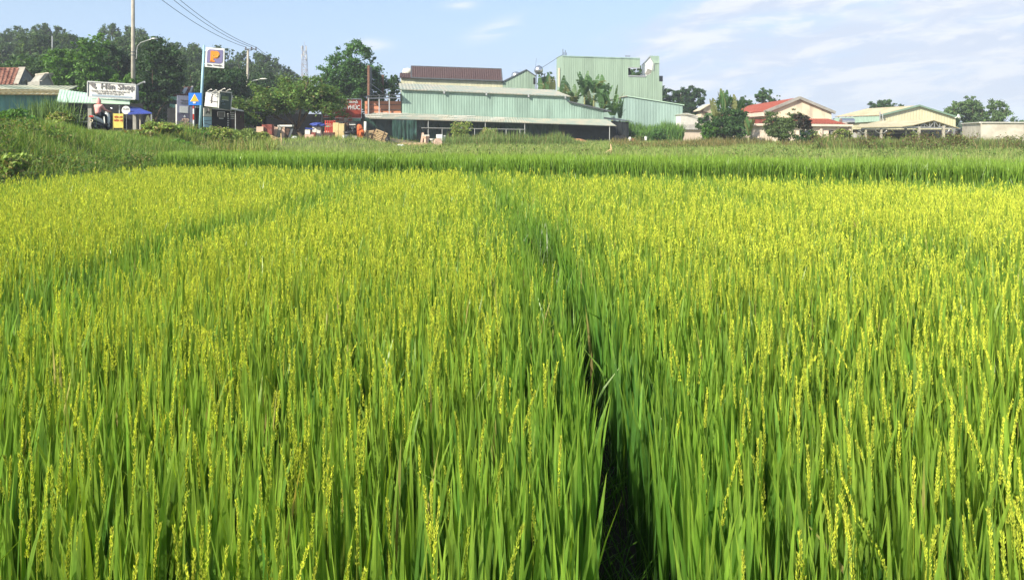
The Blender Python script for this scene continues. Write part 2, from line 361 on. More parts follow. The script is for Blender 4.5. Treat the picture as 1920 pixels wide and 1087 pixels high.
# the village road on the embankment
ry = np.arange(-10, 125, 1.5); rv = []; 
for y in ry:
    for s in (-2.3, 2.3): rv.append((road_x(y) + s, y, float(max(ground_z(road_x(y) + s, y), 2.05)) + 0.06))
rf = np.array([(2 * i, 2 * i + 1, 2 * i + 3, 2 * i + 2) for i in range(len(ry) - 1)])
tag(np_obj('road', np.array(rv), rf, M['asphalt']), kind='structure')
def gz(x, y): return float(ground_z(x, y))

# ------------------------------------------------------------------ blade meshes (rice, grass)
def blades(px, py, pz, h, lean, yaw, face, wid, nseg, col, z0=None, bend=2.0, tipc=None, basec=None):
    """N tapering blades; returns verts, quads, colours"""
    n = len(px); t = np.linspace(0, 1, nseg + 1)[None, :]
    z0 = np.zeros(n) if z0 is None else z0
    off = lean[:, None] * t ** bend
    zz = pz[:, None] + z0[:, None] + (h - z0)[:, None] * t - 0.35 * np.abs(off) * t
    cx = px[:, None] + np.cos(yaw)[:, None] * off; cy = py[:, None] + np.sin(yaw)[:, None] * off
    prof = np.interp(t[0], [0, 0.25, 0.55, 0.8, 0.93, 1.0], [0.55, 0.9, 1.0, 0.72, 0.36, 0.03])[None, :]
    wx = np.cos(face)[:, None] * wid[:, None] * prof / 2; wy = np.sin(face)[:, None] * wid[:, None] * prof / 2
    A = np.stack([cx - wx, cy - wy, zz], -1); B = np.stack([cx + wx, cy + wy, zz], -1)
    Vv = np.stack([A, B], 2).reshape(n, -1, 3)
    k = 2 * (nseg + 1); base = (np.arange(n) * k)[:, None]
    q = np.array([[2 * i, 2 * i + 1, 2 * i + 3, 2 * i + 2] for i in range(nseg)])
    Q = (base[:, :, None] + q[None]).reshape(-1, 4)
    cc = np.repeat(col[:, None, :], k, 1)
    tv = np.repeat(t[0], 2)[None, :, None]
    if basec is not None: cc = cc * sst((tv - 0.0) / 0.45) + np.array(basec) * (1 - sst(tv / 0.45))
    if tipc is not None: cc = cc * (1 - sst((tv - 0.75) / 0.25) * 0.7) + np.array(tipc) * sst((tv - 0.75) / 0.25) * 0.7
    return Vv.reshape(-1, 3), Q, cc.reshape(-1, 3)
class Pile:
    def __init__(s): s.V = []; s.Q = []; s.C = []; s.Mi = []; s.n = 0
    def add(s, v, q, c, mi=0):
        s.V.append(v); s.Q.append(q + s.n); s.C.append(c); s.Mi.append(np.full(len(q), mi)); s.n += len(v)
    def build(s, name, mats, parent=None, loc=None):
        return np_obj(name, np.concatenate(s.V), np.concatenate(s.Q), mats, np.concatenate(s.C), np.concatenate(s.Mi), parent, loc)
def U_(a, b, n): return rng.uniform(a, b, n)
def furrow(y, k):
    """centre lines of the walking gaps that run away from the camera"""
    if k == 0: return np.interp(y, [0, 2, 3, 5, 6.8, 8.5, 12, 16, 21], [0.27, 0.35, 0.44, 0.48, 0.42, 0.28, 0.03, -0.35, -1.0])
    if k == 1: return np.interp(y, [0, 5, 9, 13, 20], [-3.3, -3.35, -3.75, -3.55, -3.8])
    return np.interp(y, [0, 8, 14, 20], [4.6, 4.5, 4.3, 3.9])
def near_furrow(x, y):
    a = np.abs(x - furrow(y, 0)); b = np.abs(x - furrow(y, 1)); c = np.abs(x - furrow(y, 2))
    return a, b, c
def clump(x, y, s=.15, sg=.034):
    """gather plants into hills, as transplanted rice stands"""
    gx = np.round(x / s) * s; gy = np.round(y / s) * s
    jx = (vnoise(gx * 7.3, gy * 3.1, .1, 51) - .5) * s * .9; jy = (vnoise(gx * 5.1, gy * 9.7, .1, 52) - .5) * s * .9
    n = len(x); return gx + jx + rng.normal(0, sg, n), gy + jy + rng.normal(0, sg, n)
def rice_area(y0, y1, dens, leftx=None):
    """random plant positions in a slice of the near paddy"""
    xr = 0.70 * y1 + 3.2; n = int((12.3 + xr) * (y1 - y0) * dens) if xr > 12 else int(2 * xr * (y1 - y0) * dens)
    xl = -12.3 if xr > 12 else -xr
    x = U_(xl, xr, n); y = U_(y0, y1, n)
    return x, y
def keep_rice(x, y, hw=0.13):
    a, b, c = near_furrow(x, y)
    wv = hw * (0.45 + 0.9 * vnoise(x * 0, y, 0.9, 4))
    wv = wv * np.interp(y, [0, 2.8, 3.8, 6, 9, 11, 30], [0.85, 0.85, 0.8, 0.7, 0.65, 0.45, 0.3])
    k = (a > wv) & (b > wv * 0.9) & (c > wv * 0.3)
    k &= (y < B1(x) - 0.25) & (x > foot(y) + 0.15)
    hole = ((x - 0.34) / 0.22) ** 2 + ((y - 8.3) / 0.75) ** 2 < 1
    return k & ~hole
def ripe(x, y):
    """how many ears the plants carry: 0 green .. 1 yellow"""
    a, b, c = near_furrow(x, y)
    r = 0.12 + 0.75 * vnoise(x, y * 0.6, 2.6, 8) + 0.55 * vnoise(x, y * .7, 0.7, 2)
    r *= np.clip(a / 0.75, 0.12, 1) * np.clip(b / 0.7, 0.1, 1) * np.clip(c / 0.6, 0.4, 1)
    r *= 1 - 0.75 * sst((y - (18.5 - 0.30 * x + 2.0 * (vnoise(x, y, 3, 6) - .5))) / 1.6) * sst((x - 0.2) / 2.5)
    r *= np.clip((B1(x) - y) / 2.5, .15, 1)
    r *= np.interp(y, [0, 2.5, 5, 30], [0.55, 0.7, 1.0, 1.0])
    r *= np.where(x > 0, np.interp(x / np.maximum(y, 1), [0, .12, .3, 1], [0.6, 0.75, 1, 1]), 1)
    return np.clip(r, 0, 1)
def rice_cols(x, y, n, yel):
    base = np.array([0.168, 0.350, 0.040]); ylw = np.array([0.36, 0.44, 0.06]); dk = np.array([0.024, 0.115, 0.03])
    t = (U_(0, 1, n) * .7 + .45 * vnoise(x, y, .35, 71))[:, None]; s = U_(0, 1, n)[:, None] ** 2
    c = base * (1 - t * 0.85) + dk * t * 0.85
    k = np.clip(yel * np.interp(y, [3, 12], [.6, 1.45]) + np.interp(y, [3, 12], [0.04, .16]), 0, 1)[:, None] * s ** 0.5
    c = c * (1 - k) + ylw * k
    c = c * U_(0.8, 1.2, n)[:, None]; dead = U_(0, 1, n) < .012; c[dead] = np.array([.42, .34, .14])
    return c
rice = Pile()
HR = 0.93
def hr(y): return np.interp(y, [0, 2, 6, 14, 30], [1.10, 1.09, 1.01, .94, .93])
def grow(x, y, hz, nseg, wlo, whi, zlo, lean, pile, zoff=0.0, hmul=1.0, yel=None):
    n = len(x); a, b, c = near_furrow(x, y)
    yl = ripe(x, y) if yel is None else yel
    h = (hr(y) * hmul + U_(-0.17, 0.07, n) + 0.08 * (vnoise(x, y, 1.6, 11) - .5))
    face = U_(-0.95, 0.95, n) + (U_(0, 1, n) > 0.85) * 1.2
    yaw = U_(0, 2 * math.pi, n); ln = np.abs(rng.normal(0, lean, n)) + 0.02; ln = np.where(U_(0, 1, n) < .02, ln + U_(.1, .3, n), ln)
    col = rice_cols(x, y, n, yl)
    z0 = U_(0, zlo, n)
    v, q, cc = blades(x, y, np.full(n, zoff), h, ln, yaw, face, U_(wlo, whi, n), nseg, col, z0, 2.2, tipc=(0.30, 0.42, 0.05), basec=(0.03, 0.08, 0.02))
    pile.add(v, q, cc)
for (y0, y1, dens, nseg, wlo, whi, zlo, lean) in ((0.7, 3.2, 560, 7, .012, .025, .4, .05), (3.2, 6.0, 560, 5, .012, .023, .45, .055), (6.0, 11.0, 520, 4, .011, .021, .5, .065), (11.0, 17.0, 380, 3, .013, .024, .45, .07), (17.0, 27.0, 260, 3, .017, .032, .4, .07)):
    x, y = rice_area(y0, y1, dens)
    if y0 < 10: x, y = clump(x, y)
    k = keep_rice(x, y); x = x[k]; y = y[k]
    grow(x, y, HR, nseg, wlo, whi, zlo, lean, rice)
# ragged blades leaning across the walking gap, dark stems inside it
n = 700; y = U_(1.2, 9, n); x = furrow(y, 0) + U_(-0.2, 0.2, n)
toward = np.where(x > furrow(y, 0), math.pi, 0) + U_(-1.3, 1.3, n)
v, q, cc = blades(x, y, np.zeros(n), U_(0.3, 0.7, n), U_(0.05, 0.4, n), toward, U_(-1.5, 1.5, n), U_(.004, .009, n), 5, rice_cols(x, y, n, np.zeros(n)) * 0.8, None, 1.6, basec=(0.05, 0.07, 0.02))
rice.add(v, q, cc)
# grass weed sticking out of the gap
n = 140; y = rng.normal(8.5, 0.35, n); x = 0.34 + rng.normal(0, 0.12, n)
v, q, cc = blades(x, y, np.zeros(n), U_(0.5, 1.15, n), U_(0.1, 0.5, n), U_(0, 6.28, n), U_(-1.5, 1.5, n), U_(.006, .012, n), 6, np.tile(np.array([[0.10, 0.17, 0.03]]), (n, 1)), None, 2.2)
rice.add(v, q, cc)
# ears of grain
def ears(x, y, ng, gl, gw, pile, zoff=0, hmul=1.0):
    n = len(x)
    top = hr(y) * hmul + U_(-0.10, 0.10, n) + 0.08 * (vnoise(x, y, 1.6, 11) - .5); ln = U_(0.15, 0.25, n)
    ly = U_(0, 2 * math.pi, n); lm = np.abs(rng.normal(0.0, 0.026, n)) + .008
    t = rng.uniform(0, 1, (n, ng)); 
    ang = rng.uniform(0, 2 * math.pi, (n, ng)); rad = rng.uniform(0.15, 1, (n, ng)) * ((0.0052 if ng > 30 else .006) * (1 - 0.6 * t))
    sx = x[:, None] + np.cos(ly)[:, None] * lm[:, None] * t ** 1.6; sy = y[:, None] + np.sin(ly)[:, None] * lm[:, None] * t ** 1.6
    gx = sx + np.cos(ang) * rad; gy = sy + np.sin(ang) * rad
    gzz = (zoff + top - ln)[:, None] + ln[:, None] * t
    cen = np.stack([gx, gy, gzz], -1).reshape(-1, 3); m = len(cen)
    a2 = ang.ravel(); splay = rng.uniform(0.1, 0.45, m)
    ax = np.stack([np.cos(a2) * splay, np.sin(a2) * splay, np.ones(m)], -1); ax /= np.linalg.norm(ax, axis=1)[:, None]
    s1 = np.stack([-np.sin(a2), np.cos(a2), np.zeros(m)], -1); s2 = np.cross(ax, s1)
    L_ = gl * rng.uniform(0.8, 1.25, m)[:, None]; W_ = gw * rng.uniform(0.8, 1.2, m)[:, None]
    V0 = cen; V1 = cen + ax * L_; mid = cen + ax * L_ * 0.45
    vs = np.stack([V0, mid + s1 * W_ / 2, mid - s1 * W_ / 4 + s2 * W_ * 0.45, mid - s1 * W_ / 4 - s2 * W_ * 0.45, V1], 1).reshape(-1, 3)
    b = (np.arange(m) * 5)[:, None]
    q = np.concatenate([b + np.array([[0, 1, 4, 2]]), b + np.array([[0, 2, 4, 3]]), b + np.array([[0, 3, 4, 1]])], 0)
    c = np.array([0.80, 0.84, 0.17]) * rng.uniform(0.75, 1.2, (m, 1)) * np.array([1, 1, 1]); g2 = rng.uniform(0, 1, (n, 1, 1)) ** 2
    c = (c.reshape(n, ng, 3) * (1 - 0.5 * g2) + np.array([0.42, 0.55, 0.07]) * 0.5 * g2).reshape(-1, 3)
    pile.add(vs, q, np.repeat(c, 5, 0), 1)
    # stalk
    v, q, cc = blades(x, y, np.full(n, zoff), top - 0.02, lm * 0.9, ly, U_(-.8, .8, n), np.full(n, 0.004 if ng > 20 else .006), 3, np.tile(np.array([[0.28, 0.36, 0.05]]), (n, 1)), np.full(n, 0.35))
    pile.add(v, q, cc, 0)
for (y0, y1, dens, ng, gl, gw) in ((0.9, 3.4, 95, 170, .0105, .0035), (3.4, 6.5, 120, 100, .013, .0044), (6.5, 11, 125, 26, .026, .009), (11, 17, 90, 9, .05, .012), (17, 27, 50, 6, .08, .016)):
    x, y = rice_area(y0, y1, dens); k = keep_rice(x, y, 0.2) & (U_(0, 1, len(x)) < ripe(x, y)); ears(x[k], y[k], ng, gl, gw, rice)
tag(rice.build('rice_crop', [M['rice'], M['grain']]), 'ripening yellow green rice of the near paddy, split by narrow walking gaps', 'rice', kind='stuff')

# raised paddy behind
r2 = Pile()
n = 74000; x = U_(-15.5, 34, n); y = U_(0, 1, n) * (B2(x) - B1(x) - 0.75) + B1(x) + 0.45
lim = np.interp(y, [18, 26, 33], [-13, -12.3, -14.6]); k = (x > lim) & (x < 0.75 * y + 7); x = x[k]; y = y[k]
# a denser front row, which is the part seen face-on
nf = 13000; xf = U_(-12.2, 27, nf); yf = B1(xf) + 0.45 + np.abs(rng.normal(0, 0.25, nf)); x = np.concatenate([x, xf]); y = np.concatenate([y, yf])
n = len(x); h = 0.93 + U_(-0.2, 0.09, n) + 0.10 * (vnoise(x, y, 1.3, 21) - .5)
c = np.array([0.155, 0.30, 0.04]) * (1 - U_(0, .6, n))[:, None] + np.array([0.32, 0.43, 0.07]) * (U_(0, 1, n) ** 2)[:, None] * 0.6
k = vnoise(x, y, 3, 33)[:, None]; c = c * (0.85 + 0.3 * k)
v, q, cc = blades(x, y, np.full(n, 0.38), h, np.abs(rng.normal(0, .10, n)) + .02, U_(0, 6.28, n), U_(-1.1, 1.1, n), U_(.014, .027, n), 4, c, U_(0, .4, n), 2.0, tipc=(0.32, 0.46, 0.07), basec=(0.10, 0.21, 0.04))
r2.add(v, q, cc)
tag(r2.build('rice_crop', [M['rice']]), 'bright green younger rice of the narrow raised paddy behind the near one', 'rice', kind='stuff')

# ------------------------------------------------------------------ grasses
def grass_obj(name, label, cat, x, y, hlo, hhi, lean, wlo, whi, cols, nseg=3, mats=None, sink=0.03, wts=None, hf=None):
    n = len(x); z = ground_z(x, y) - sink
    cols = np.array(cols); ci = rng.choice(len(cols), n, p=wts)
    c = cols[ci] * U_(0.7, 1.25, n)[:, None]
    h = U_(hlo, hhi, n) * (0.65 + 0.7 * vnoise(x, y, 2.0, 14))
    if hf is not None: h = h * hf(x, y)
    p = Pile(); v, q, cc = blades(x, y, z, h, np.abs(rng.normal(0, lean, n)) * h, U_(0, 6.28, n), U_(-1.57, 1.57, n), U_(wlo, whi, n), nseg, c, None, 1.8)
    p.add(v, q, cc); return tag(p.build(name, [M['grass']]), label, cat, kind='stuff')
# embankment
n = 150000; y = U_(13, 62, n); f = foot(y); c_ = crest(y); x = f + 0.5 - U_(0, 1, n) * (f - c_ + 1.6)
k = (x > -0.70 * y - 3) & (x < f + 0.3) & (x > road_x(y) + 2.35) & (vnoise(x, y, .9, 41) > U_(0, .45, n) * 0.9); x = x[k]; y = y[k]
grass_obj('bank_grass', 'long tangled grass covering the road embankment at the left', 'grass', x, y, 0.35, 0.85, 0.45, .010, .02,
          [(0.14, 0.27, 0.045), (0.20, 0.32, 0.06), (0.30, 0.38, 0.09), (0.38, 0.34, 0.15), (0.08, 0.16, 0.035)], 4, wts=[.3, .3, .2, .08, .12], hf=lambda x, y: 1 - (1 - np.interp(y, [28, 35, 44], [.62, .32, .20])) * sst((foot(y) - x) / (foot(y) - crest(y)) * 1.6 - .6))
# far verge of the road
n = 30000; y = U_(28, 100, n); x = road_x(y) - 2.4 - U_(0, 9, n)
grass_obj('verge_grass', 'short dusty grass on the far verge of the road', 'grass', x, y, 0.12, 0.35, 0.4, .015, .03, [(0.12, 0.18, 0.05), (0.2, 0.2, 0.09)], 2)
# rough pasture behind the paddies
n = 150000; y = 29 + 64 * U_(0, 1, n) ** 0.8; x = U_(-0.45, 0.74, n) * y
k = (y > B2(x) - 0.2) & (x > foot(y)) & ~((y > 68) & (x < -5) & (U_(0, 1, n) > .12)); x = x[k]; y = y[k]
grass_obj('pasture_grass', 'pale green rough grass on the open strip behind the rice', 'grass', x, y, 0.22, 0.55, 0.35, .016, .034,
          [(0.25, 0.36, 0.09), (0.32, 0.40, 0.12), (0.38, 0.37, 0.16), (0.17, 0.28, 0.07)], 2, wts=[.35, .3, .15, .2])
n = 26000; x = U_(12, 44, n); y = 50 + U_(0, 1, n) * 7 + 2.5 * vnoise(x, x * 0, 4, 5); k = (x / y > 0.40) & (vnoise(x, y, 2.2, 77) > .22); x = x[k]; y = y[k]
grass_obj('tall_weeds', 'tall half dry weeds in a belt below the cream hall and the white wall', 'weeds', x, y, 0.5, 1.1, 0.16, .02, .05,
          [(0.16, 0.24, 0.06), (0.25, 0.28, 0.09), (0.33, 0.26, 0.12), (0.12, 0.09, 0.05), (0.10, 0.18, 0.05)], 3, wts=[.34, .28, .14, .09, .15])
n = 15000; x = U_(-9, 9, n); y = 68 + U_(0, 8, n)
grass_obj('tall_weeds', 'feathery green and reddish weeds in front of the long green shed', 'weeds', x, y, 0.6, 1.55, 0.25, .02, .045,
          [(0.17, 0.27, 0.07), (0.22, 0.30, 0.10), (0.28, 0.22, 0.10), (0.10, 0.18, 0.05)], 3, wts=[.4, .3, .15, .15], hf=lambda x, y: (.35 + .95 * vnoise(x, y, 2.3, 91)) * sst((x + 9) / 3) * sst((9 - x) / 5))
n = 9000; x = U_(14.5, 27, n); y = 96 + U_(0, 7, n); k = x / y < 0.225; x = x[k]; y = y[k]
grass_obj('cane_grass', 'bright green cane grass against the pale green lean building', 'grass', x, y, 1.2, 2.6, 0.22, .05, .10,
          [(0.13, 0.27, 0.05), (0.18, 0.32, 0.06), (0.10, 0.20, 0.05)], 4)
n = 11000; x = U_(9, 26, n); y = 60 + U_(0, 14, n); k = vnoise(x, y, 4, 61) > .45; x = x[k]; y = y[k]
grass_obj('dry_weeds', 'brownish dry weeds on the hump right of the black hut', 'weeds', x, y, 0.4, 0.95, 0.3, .025, .05,
          [(0.25, 0.20, 0.08), (0.30, 0.25, 0.10), (0.14, 0.16, 0.05)], 3)
n = 9000; x = U_(-19, -12, n); y = 40 + U_(0, 11, n); k = (np.abs(x / y + .40) < .085); x = x[k]; y = y[k]
grass_obj('bank_end_weeds', 'loose yellowish weeds among the bushes where the bank runs out', 'weeds', x, y, 0.4, 1.15, 0.35, .02, .045, [(0.24, 0.34, 0.08), (0.32, 0.38, 0.10), (0.15, 0.24, 0.05), (0.34, 0.28, 0.12)], 4)
# reeds on the bank crest near the shed
n = 1100; x = -24.9 + rng.normal(0, .6, n); y = 41 + rng.normal(0, .8, n)
grass_obj('reed_clump', 'tall clump of broad arching reeds left of the scooter', 'reeds', x, y, 1.0, 1.9, 0.35, .02, .045, [(0.14, 0.25, 0.07), (0.20, 0.30, 0.10), (0.08, 0.15, 0.05)], 5)

# ------------------------------------------------------------------ trees and shrubs
def leaf_cloud(blobs, n, size, cols, flat=0.0, droop=0.0, clumps=60, cr=0.16, seed=1, wts=None):
    clumps = int(clumps * 2.2); cr *= 0.85; size *= 0.88; n = int(n * 1.25)
    """blobs: (x,y,z,rx,ry,rz); leaves gathered in clumps inside and over the blobs"""
    g_ = np.random.default_rng(seed)
    vol = np.array([b[3] * b[4] * b[5] for b in blobs]) ** 0.75; pr = vol / vol.sum()
    B = np.array(blobs)
    bi = g_.choice(len(B), clumps, p=pr); d = g_.normal(size=(clumps, 3)); d /= np.linalg.norm(d, axis=1)[:, None]
    rr = g_.uniform(0.55, 1.05, clumps) ** 0.7
    cc = B[bi, :3] + d * rr[:, None] * B[bi, 3:]; cs = cr * B[bi, 3:].mean(1) * g_.uniform(0.6, 1.6, clumps)
    ctint = g_.uniform(0.75, 1.25, clumps)
    ci = g_.choice(clumps, n, p=(cs ** 2) / (cs ** 2).sum())
    e = g_.normal(size=(n, 3)); e /= np.linalg.norm(e, axis=1)[:, None]
    p = cc[ci] + e * (cs[ci] * np.abs(g_.normal(0.75, 0.42, n)))[:, None] * np.array([1.25, 1.25, 0.9])
    nrm = e + g_.normal(size=(n, 3)) * 0.7; nrm[:, 2] = nrm[:, 2] * (1 + flat * 3) + 0.35 + flat; nrm /= np.linalg.norm(nrm, axis=1)[:, None]
    a = np.cross(nrm, g_.normal(size=(n, 3))); a /= np.linalg.norm(a, axis=1)[:, None]
    if droop: a[:, 2] -= droop; a /= np.linalg.norm(a, axis=1)[:, None]
    b = np.cross(nrm, a)
    s = size * g_.uniform(0.6, 1.35, n)[:, None]
    vs = np.stack([p - a * s * .5, p + b * s * .24 + nrm * s * .05, p + a * s * .5, p - b * s * .24 + nrm * s * .05], 1).reshape(-1, 3)
    q = (np.arange(n) * 4)[:, None] + np.arange(4)[None]
    cols = np.array(cols); c = cols[g_.choice(len(cols), n, p=wts)] * g_.uniform(0.75, 1.25, (n, 1)) * ctint[ci][:, None]
    return vs, q, np.repeat(c, 4, 0)
def limbs(mb, base, blobs, r0, fork=0.35, lean=(0, 0), nlimb=7):
    base = Vector(base); cz = min(b[2] - b[5] * 0.3 for b in blobs); top = max(b[2] for b in blobs)
    cx = sum(b[0] for b in blobs) / len(blobs); cy = sum(b[1] for b in blobs) / len(blobs)
    fk = Vector((base.x + (cx - base.x) * .4, base.y + (cy - base.y) * .4, base.z + (cz - base.z) * fork + 0.3))
    mid = (base + fk) / 2 + Vector((random.uniform(-.1, .1), random.uniform(-.1, .1), 0)) * r0 * 4
    mb.tube([base - Vector((0, 0, .3)), base + Vector((0, 0, .15)), mid, fk], [r0 * 1.5, r0 * 1.1, r0 * .85, r0 * .75], 8)
    for b in random.sample(blobs, min(nlimb, len(blobs))):
        e = Vector(b[:3]); m = fk.lerp(e, .5) + Vector((0, 0, .12 * (e - fk).length))
        mb.tube([fk, m, e, e + Vector((0, 0, b[5] * .5))], [r0 * .55, r0 * .38, r0 * .2, r0 * .06], 6)
G_MID = [(0.06, 0.135, 0.03), (0.08, 0.17, 0.038), (0.045, 0.10, 0.025)]
G_BRT = [(0.10, 0.22, 0.035), (0.13, 0.27, 0.04), (0.07, 0.16, 0.03)]
G_DRK = [(0.028, 0.065, 0.02), (0.038, 0.09, 0.026), (0.055, 0.12, 0.035)]
G_OLV = [(0.19, 0.28, 0.06), (0.26, 0.34, 0.08), (0.12, 0.19, 0.045), (0.28, 0.24, 0.10)]
def rand_blobs(c, rx, ry, rz, n, seed, br=(.35, .6), floor=-1):
    g_ = np.random.default_rng(seed); o = [(c[0], c[1], c[2] - rz * .12, rx * .5, ry * .5, rz * .55)]
    for i in range(n):
        d = g_.normal(size=3); d /= np.linalg.norm(d); d[2] = max(d[2], floor)
        s = g_.uniform(*br) * g_.uniform(.65, 1.1); k = (1 - s * 0.75) * g_.uniform(.85, 1.12)
        o.append((c[0] + d[0] * rx * k, c[1] + d[1] * ry * k, c[2] + d[2] * rz * k, rx * s, ry * s, rz * s))
    return o
def tree(name, label, px, D, ytop, ybot, wpx, leaves, size, cols, seed, group=None, blobs=None, base=None, cat='tree', clumps=110, cr=.2, flat=0, r0=None, nb=9, droop=0, wts=None, dx=0):
    """crown fills wpx pixels about px, from row ytop to row ybot, at distance D"""
    c = P(px, (ytop + ybot) / 2, D); rx = wpx / F * D / 2; rz = (ybot - ytop) / F * D / 2
    bx, by = base if base else (c.x + dx, D)
    z = gz(bx, by)
    t = thing(name, (bx, by, z), label, cat, group)
    bl = blobs or rand_blobs(c, rx, rx * .9, rz, nb, seed)
    v, q, cc = leaf_cloud(bl, leaves, size, cols, flat, droop, clumps, cr, seed, wts)
    np_obj('crown', v, q, M['leaf'], cc, parent=t)
    mb = MB(); random.seed(seed); limbs(mb, (bx, by, z), bl, r0 or max(.07, rx * .07)); mb.build('trunk', M['bark'], t, smooth=True)
    return t
# wooded hill behind the village
prof_x = [-80, 0, 60, 110, 170, 235, 290, 330, 400, 470, 520, 560, 590]; prof_y = [84, 74, 47, 64, 88, 54, 86, 76, 100, 108, 122, 150, 190]
FL = ['tallest feathery tree at the top left of the wooded hill', 'round topped hill tree above the tiled roofs', 'hill tree just left of the tall concrete pole', 'thin crowned hill tree right behind the tall concrete pole', 'hill tree between the concrete pole and the fuel sign', 'hill tree peeping above the fuel sign', 'hill tree just left of the utility pole', 'hill tree at the low right end of the wood']
protos = []
for i in range(4):
    bl = rand_blobs((0, 0, 7.5), 4.2, 4.0, 4.6, 10, 200 + i, (.3, .55))
    v, q, cc = leaf_cloud(bl, 5200, .62, [(0.06, 0.115, 0.035), (0.08, 0.145, 0.045), (0.04, 0.085, 0.03), (0.10, 0.165, 0.055)], .1, 0, 120, .2, 300 + i)
    protos.append((bl, v, q, cc))
crown_me = []; trunk_me = []
for i, (bl, v, q, cc) in enumerate(protos):
    t = thing('hill_tree', (0, 0, 0), '', 'tree', 'trees of the wooded hill')
    cr_o = np_obj('crown', v, q, M['leaf'], cc, parent=t); mb = MB(); random.seed(i); limbs(mb, (0, 0, 0), bl, .3); tr_o = mb.build('trunk', M['bark'], t, smooth=True)
    crown_me.append((t, cr_o, tr_o))
spots = []
for row, (D0, dy, step) in enumerate(((172, 0, 31), (150, 14, 34), (128, 34, 38), (108, 62, 44))):
    px = -60 + row * 9
    while px < 572 - row * 22:
        spots.append((px + random.uniform(-8, 8), D0 + random.uniform(-6, 6), dy + random.uniform(-5, 9), row)); px += step
lab_px = [30, 112, 205, 262, 330, 400, 445, 548]; used = set()
for i, (px, D, dy, row) in enumerate(spots):
    ty = float(np.interp(px, prof_x, prof_y)) + dy; x = (px - 960) / F * D; zt = HC + (HY - ty) / F * D; z = gz(x, D)
    sc = max(0.45, (zt - z) / 10.9)
    k = i % 4; o = crown_me[k][0] if i < 4 else crown_me[k][0].copy()
    if i >= 4:
        COL.objects.link(o)
        for ch in crown_me[k][1:]:
            c = ch.copy(); COL.objects.link(c); c.parent = o
    o.location = (x, D, z - .1); wsc = min(sc, 1.05) * random.uniform(.9, 1.1); o.scale = (wsc, wsc, sc); o.rotation_euler = (0, 0, random.uniform(0, 6.28))
    o['label'] = 'leafy hill tree in the packed wood behind the shops'
    if row == 0:
        j = min(range(8), key=lambda q_: abs(lab_px[q_] - px))
        if abs(lab_px[j] - px) < 17 and j not in used: used.add(j); o['label'] = FL[j]
# nearer trees of the village
tree('broadleaf_tree', 'bright rounded broadleaf tree behind the left sheds', 152, 78, 62, 190, 128, 12000, .40, G_BRT, 11, clumps=150, nb=12)
tree('dark_tree', 'dark dense tree right of the tall concrete pole', 288, 80, 76, 245, 108, 15000, .40, G_DRK, 12, clumps=170, nb=13)
tree('dark_tree', 'deep green tree behind the concrete pole and shop sign', 218, 86, 78, 200, 80, 9000, .40, G_DRK, 13, clumps=120)
tree('leafy_tree', 'small light leaved tree peeping over the shop sign', 236, 70, 138, 200, 62, 2600, .34, G_BRT, 14, clumps=50, nb=6)
tree('broad_tree', 'mid green tree behind the rusty tiled roof', 40, 84, 100, 195, 120, 9000, .42, G_MID, 15, clumps=120)
tree('dark_tree', 'dark low tree behind the corner billboards', 400, 88, 118, 240, 120, 12000, .42, G_DRK, 16, clumps=130)
tree('dark_tree', 'dark tree filling the gap behind the utility pole', 490, 112, 120, 235, 110, 9000, .5, G_DRK, 17, clumps=110)
tree('tall_tree', 'large bright green tree standing behind the red signboard', 655, 96, 84, 225, 132, 26000, .42, [(0.065, 0.16, 0.04), (0.10, 0.22, 0.05), (0.045, 0.11, 0.03)], 18, clumps=200, nb=20, cr=.2)
tree('bamboo', 'wispy bamboo tuft right of the edge on billboard frame', 737, 104, 140, 200, 34, 1500, .4, G_MID, 19, clumps=40, nb=5, droop=.4, cat='bamboo')
# flat layered tree over the furniture yard
D = 72; bl = []
g_ = np.random.default_rng(5)
for i in range(42):
    u = g_.uniform(-1, 1); px = 540 + u * 97; top = 133 + 50 * abs(u) ** 2.2 + g_.uniform(0, 62) * (1 - .45 * abs(u))
    p = P(px, min(top + 10, 232), D + g_.uniform(-4, 4)); r = g_.uniform(.9, 1.7); bl.append((p.x, p.y, p.z, r * 1.15, r * 1.15, r * .30))
p = P(568, 258, D)
tree('umbrella_tree', 'wide flat topped tree with layered feathery foliage over the furniture yard', 548, D, 150, 235, 200, 24000, .36, [(0.15, 0.23, 0.06), (0.19, 0.27, 0.07), (0.10, 0.16, 0.045), (0.22, 0.19, 0.09), (0.11, 0.21, 0.045), (0.13, 0.26, 0.055)], 21, blobs=bl, base=(p.x, p.y), clumps=220, cr=.36, flat=.8, r0=.2, wts=[.2, .2, .15, .06, .2, .19])
# trees right of centre
tree('dark_tree', 'dark round tree right of the tall green building', 1288, 140, 160, 235, 70, 9000, .5, G_DRK, 31, clumps=110)
tree('dark_tree', 'dark tree touching the right wall of the tall green building', 1252, 145, 165, 235, 50, 6000, .5, G_DRK, 32, clumps=80)
tree('small_tree', 'small tree showing behind the tall green wall notch', 1192, 150, 118, 190, 62, 14000, .45, G_MID, 33, clumps=60)
tree('garden_tree', 'dark leafy tree behind the round water tank', 1025, 122, 136, 200, 48, 4000, .4, G_MID, 34, clumps=70)
tree('field_tree', 'feathery tree behind the red roofed building', 1440, 130, 166, 215, 46, 4000, .42, G_MID, 35, clumps=60, nb=7)
tree('field_tree', 'low tree left of the red tiled ridge', 1400, 128, 177, 220, 40, 3000, .42, G_MID, 36, clumps=50)
tree('field_tree', 'twin domed tree behind the cream hall', 1657, 150, 178, 225, 66, 7000, .45, G_DRK + G_MID, 37, clumps=90)
tree('bush', 'big dark bush clump left of the pink building', 1356, 82, 203, 268, 96, 9000, .32, G_DRK + G_MID, 38, clumps=110, cat='bush')
tree('bush', 'low bright bush beside the small white house', 1330, 80, 232, 268, 46, 4000, .28, G_BRT, 39, clumps=60, cat='bush')
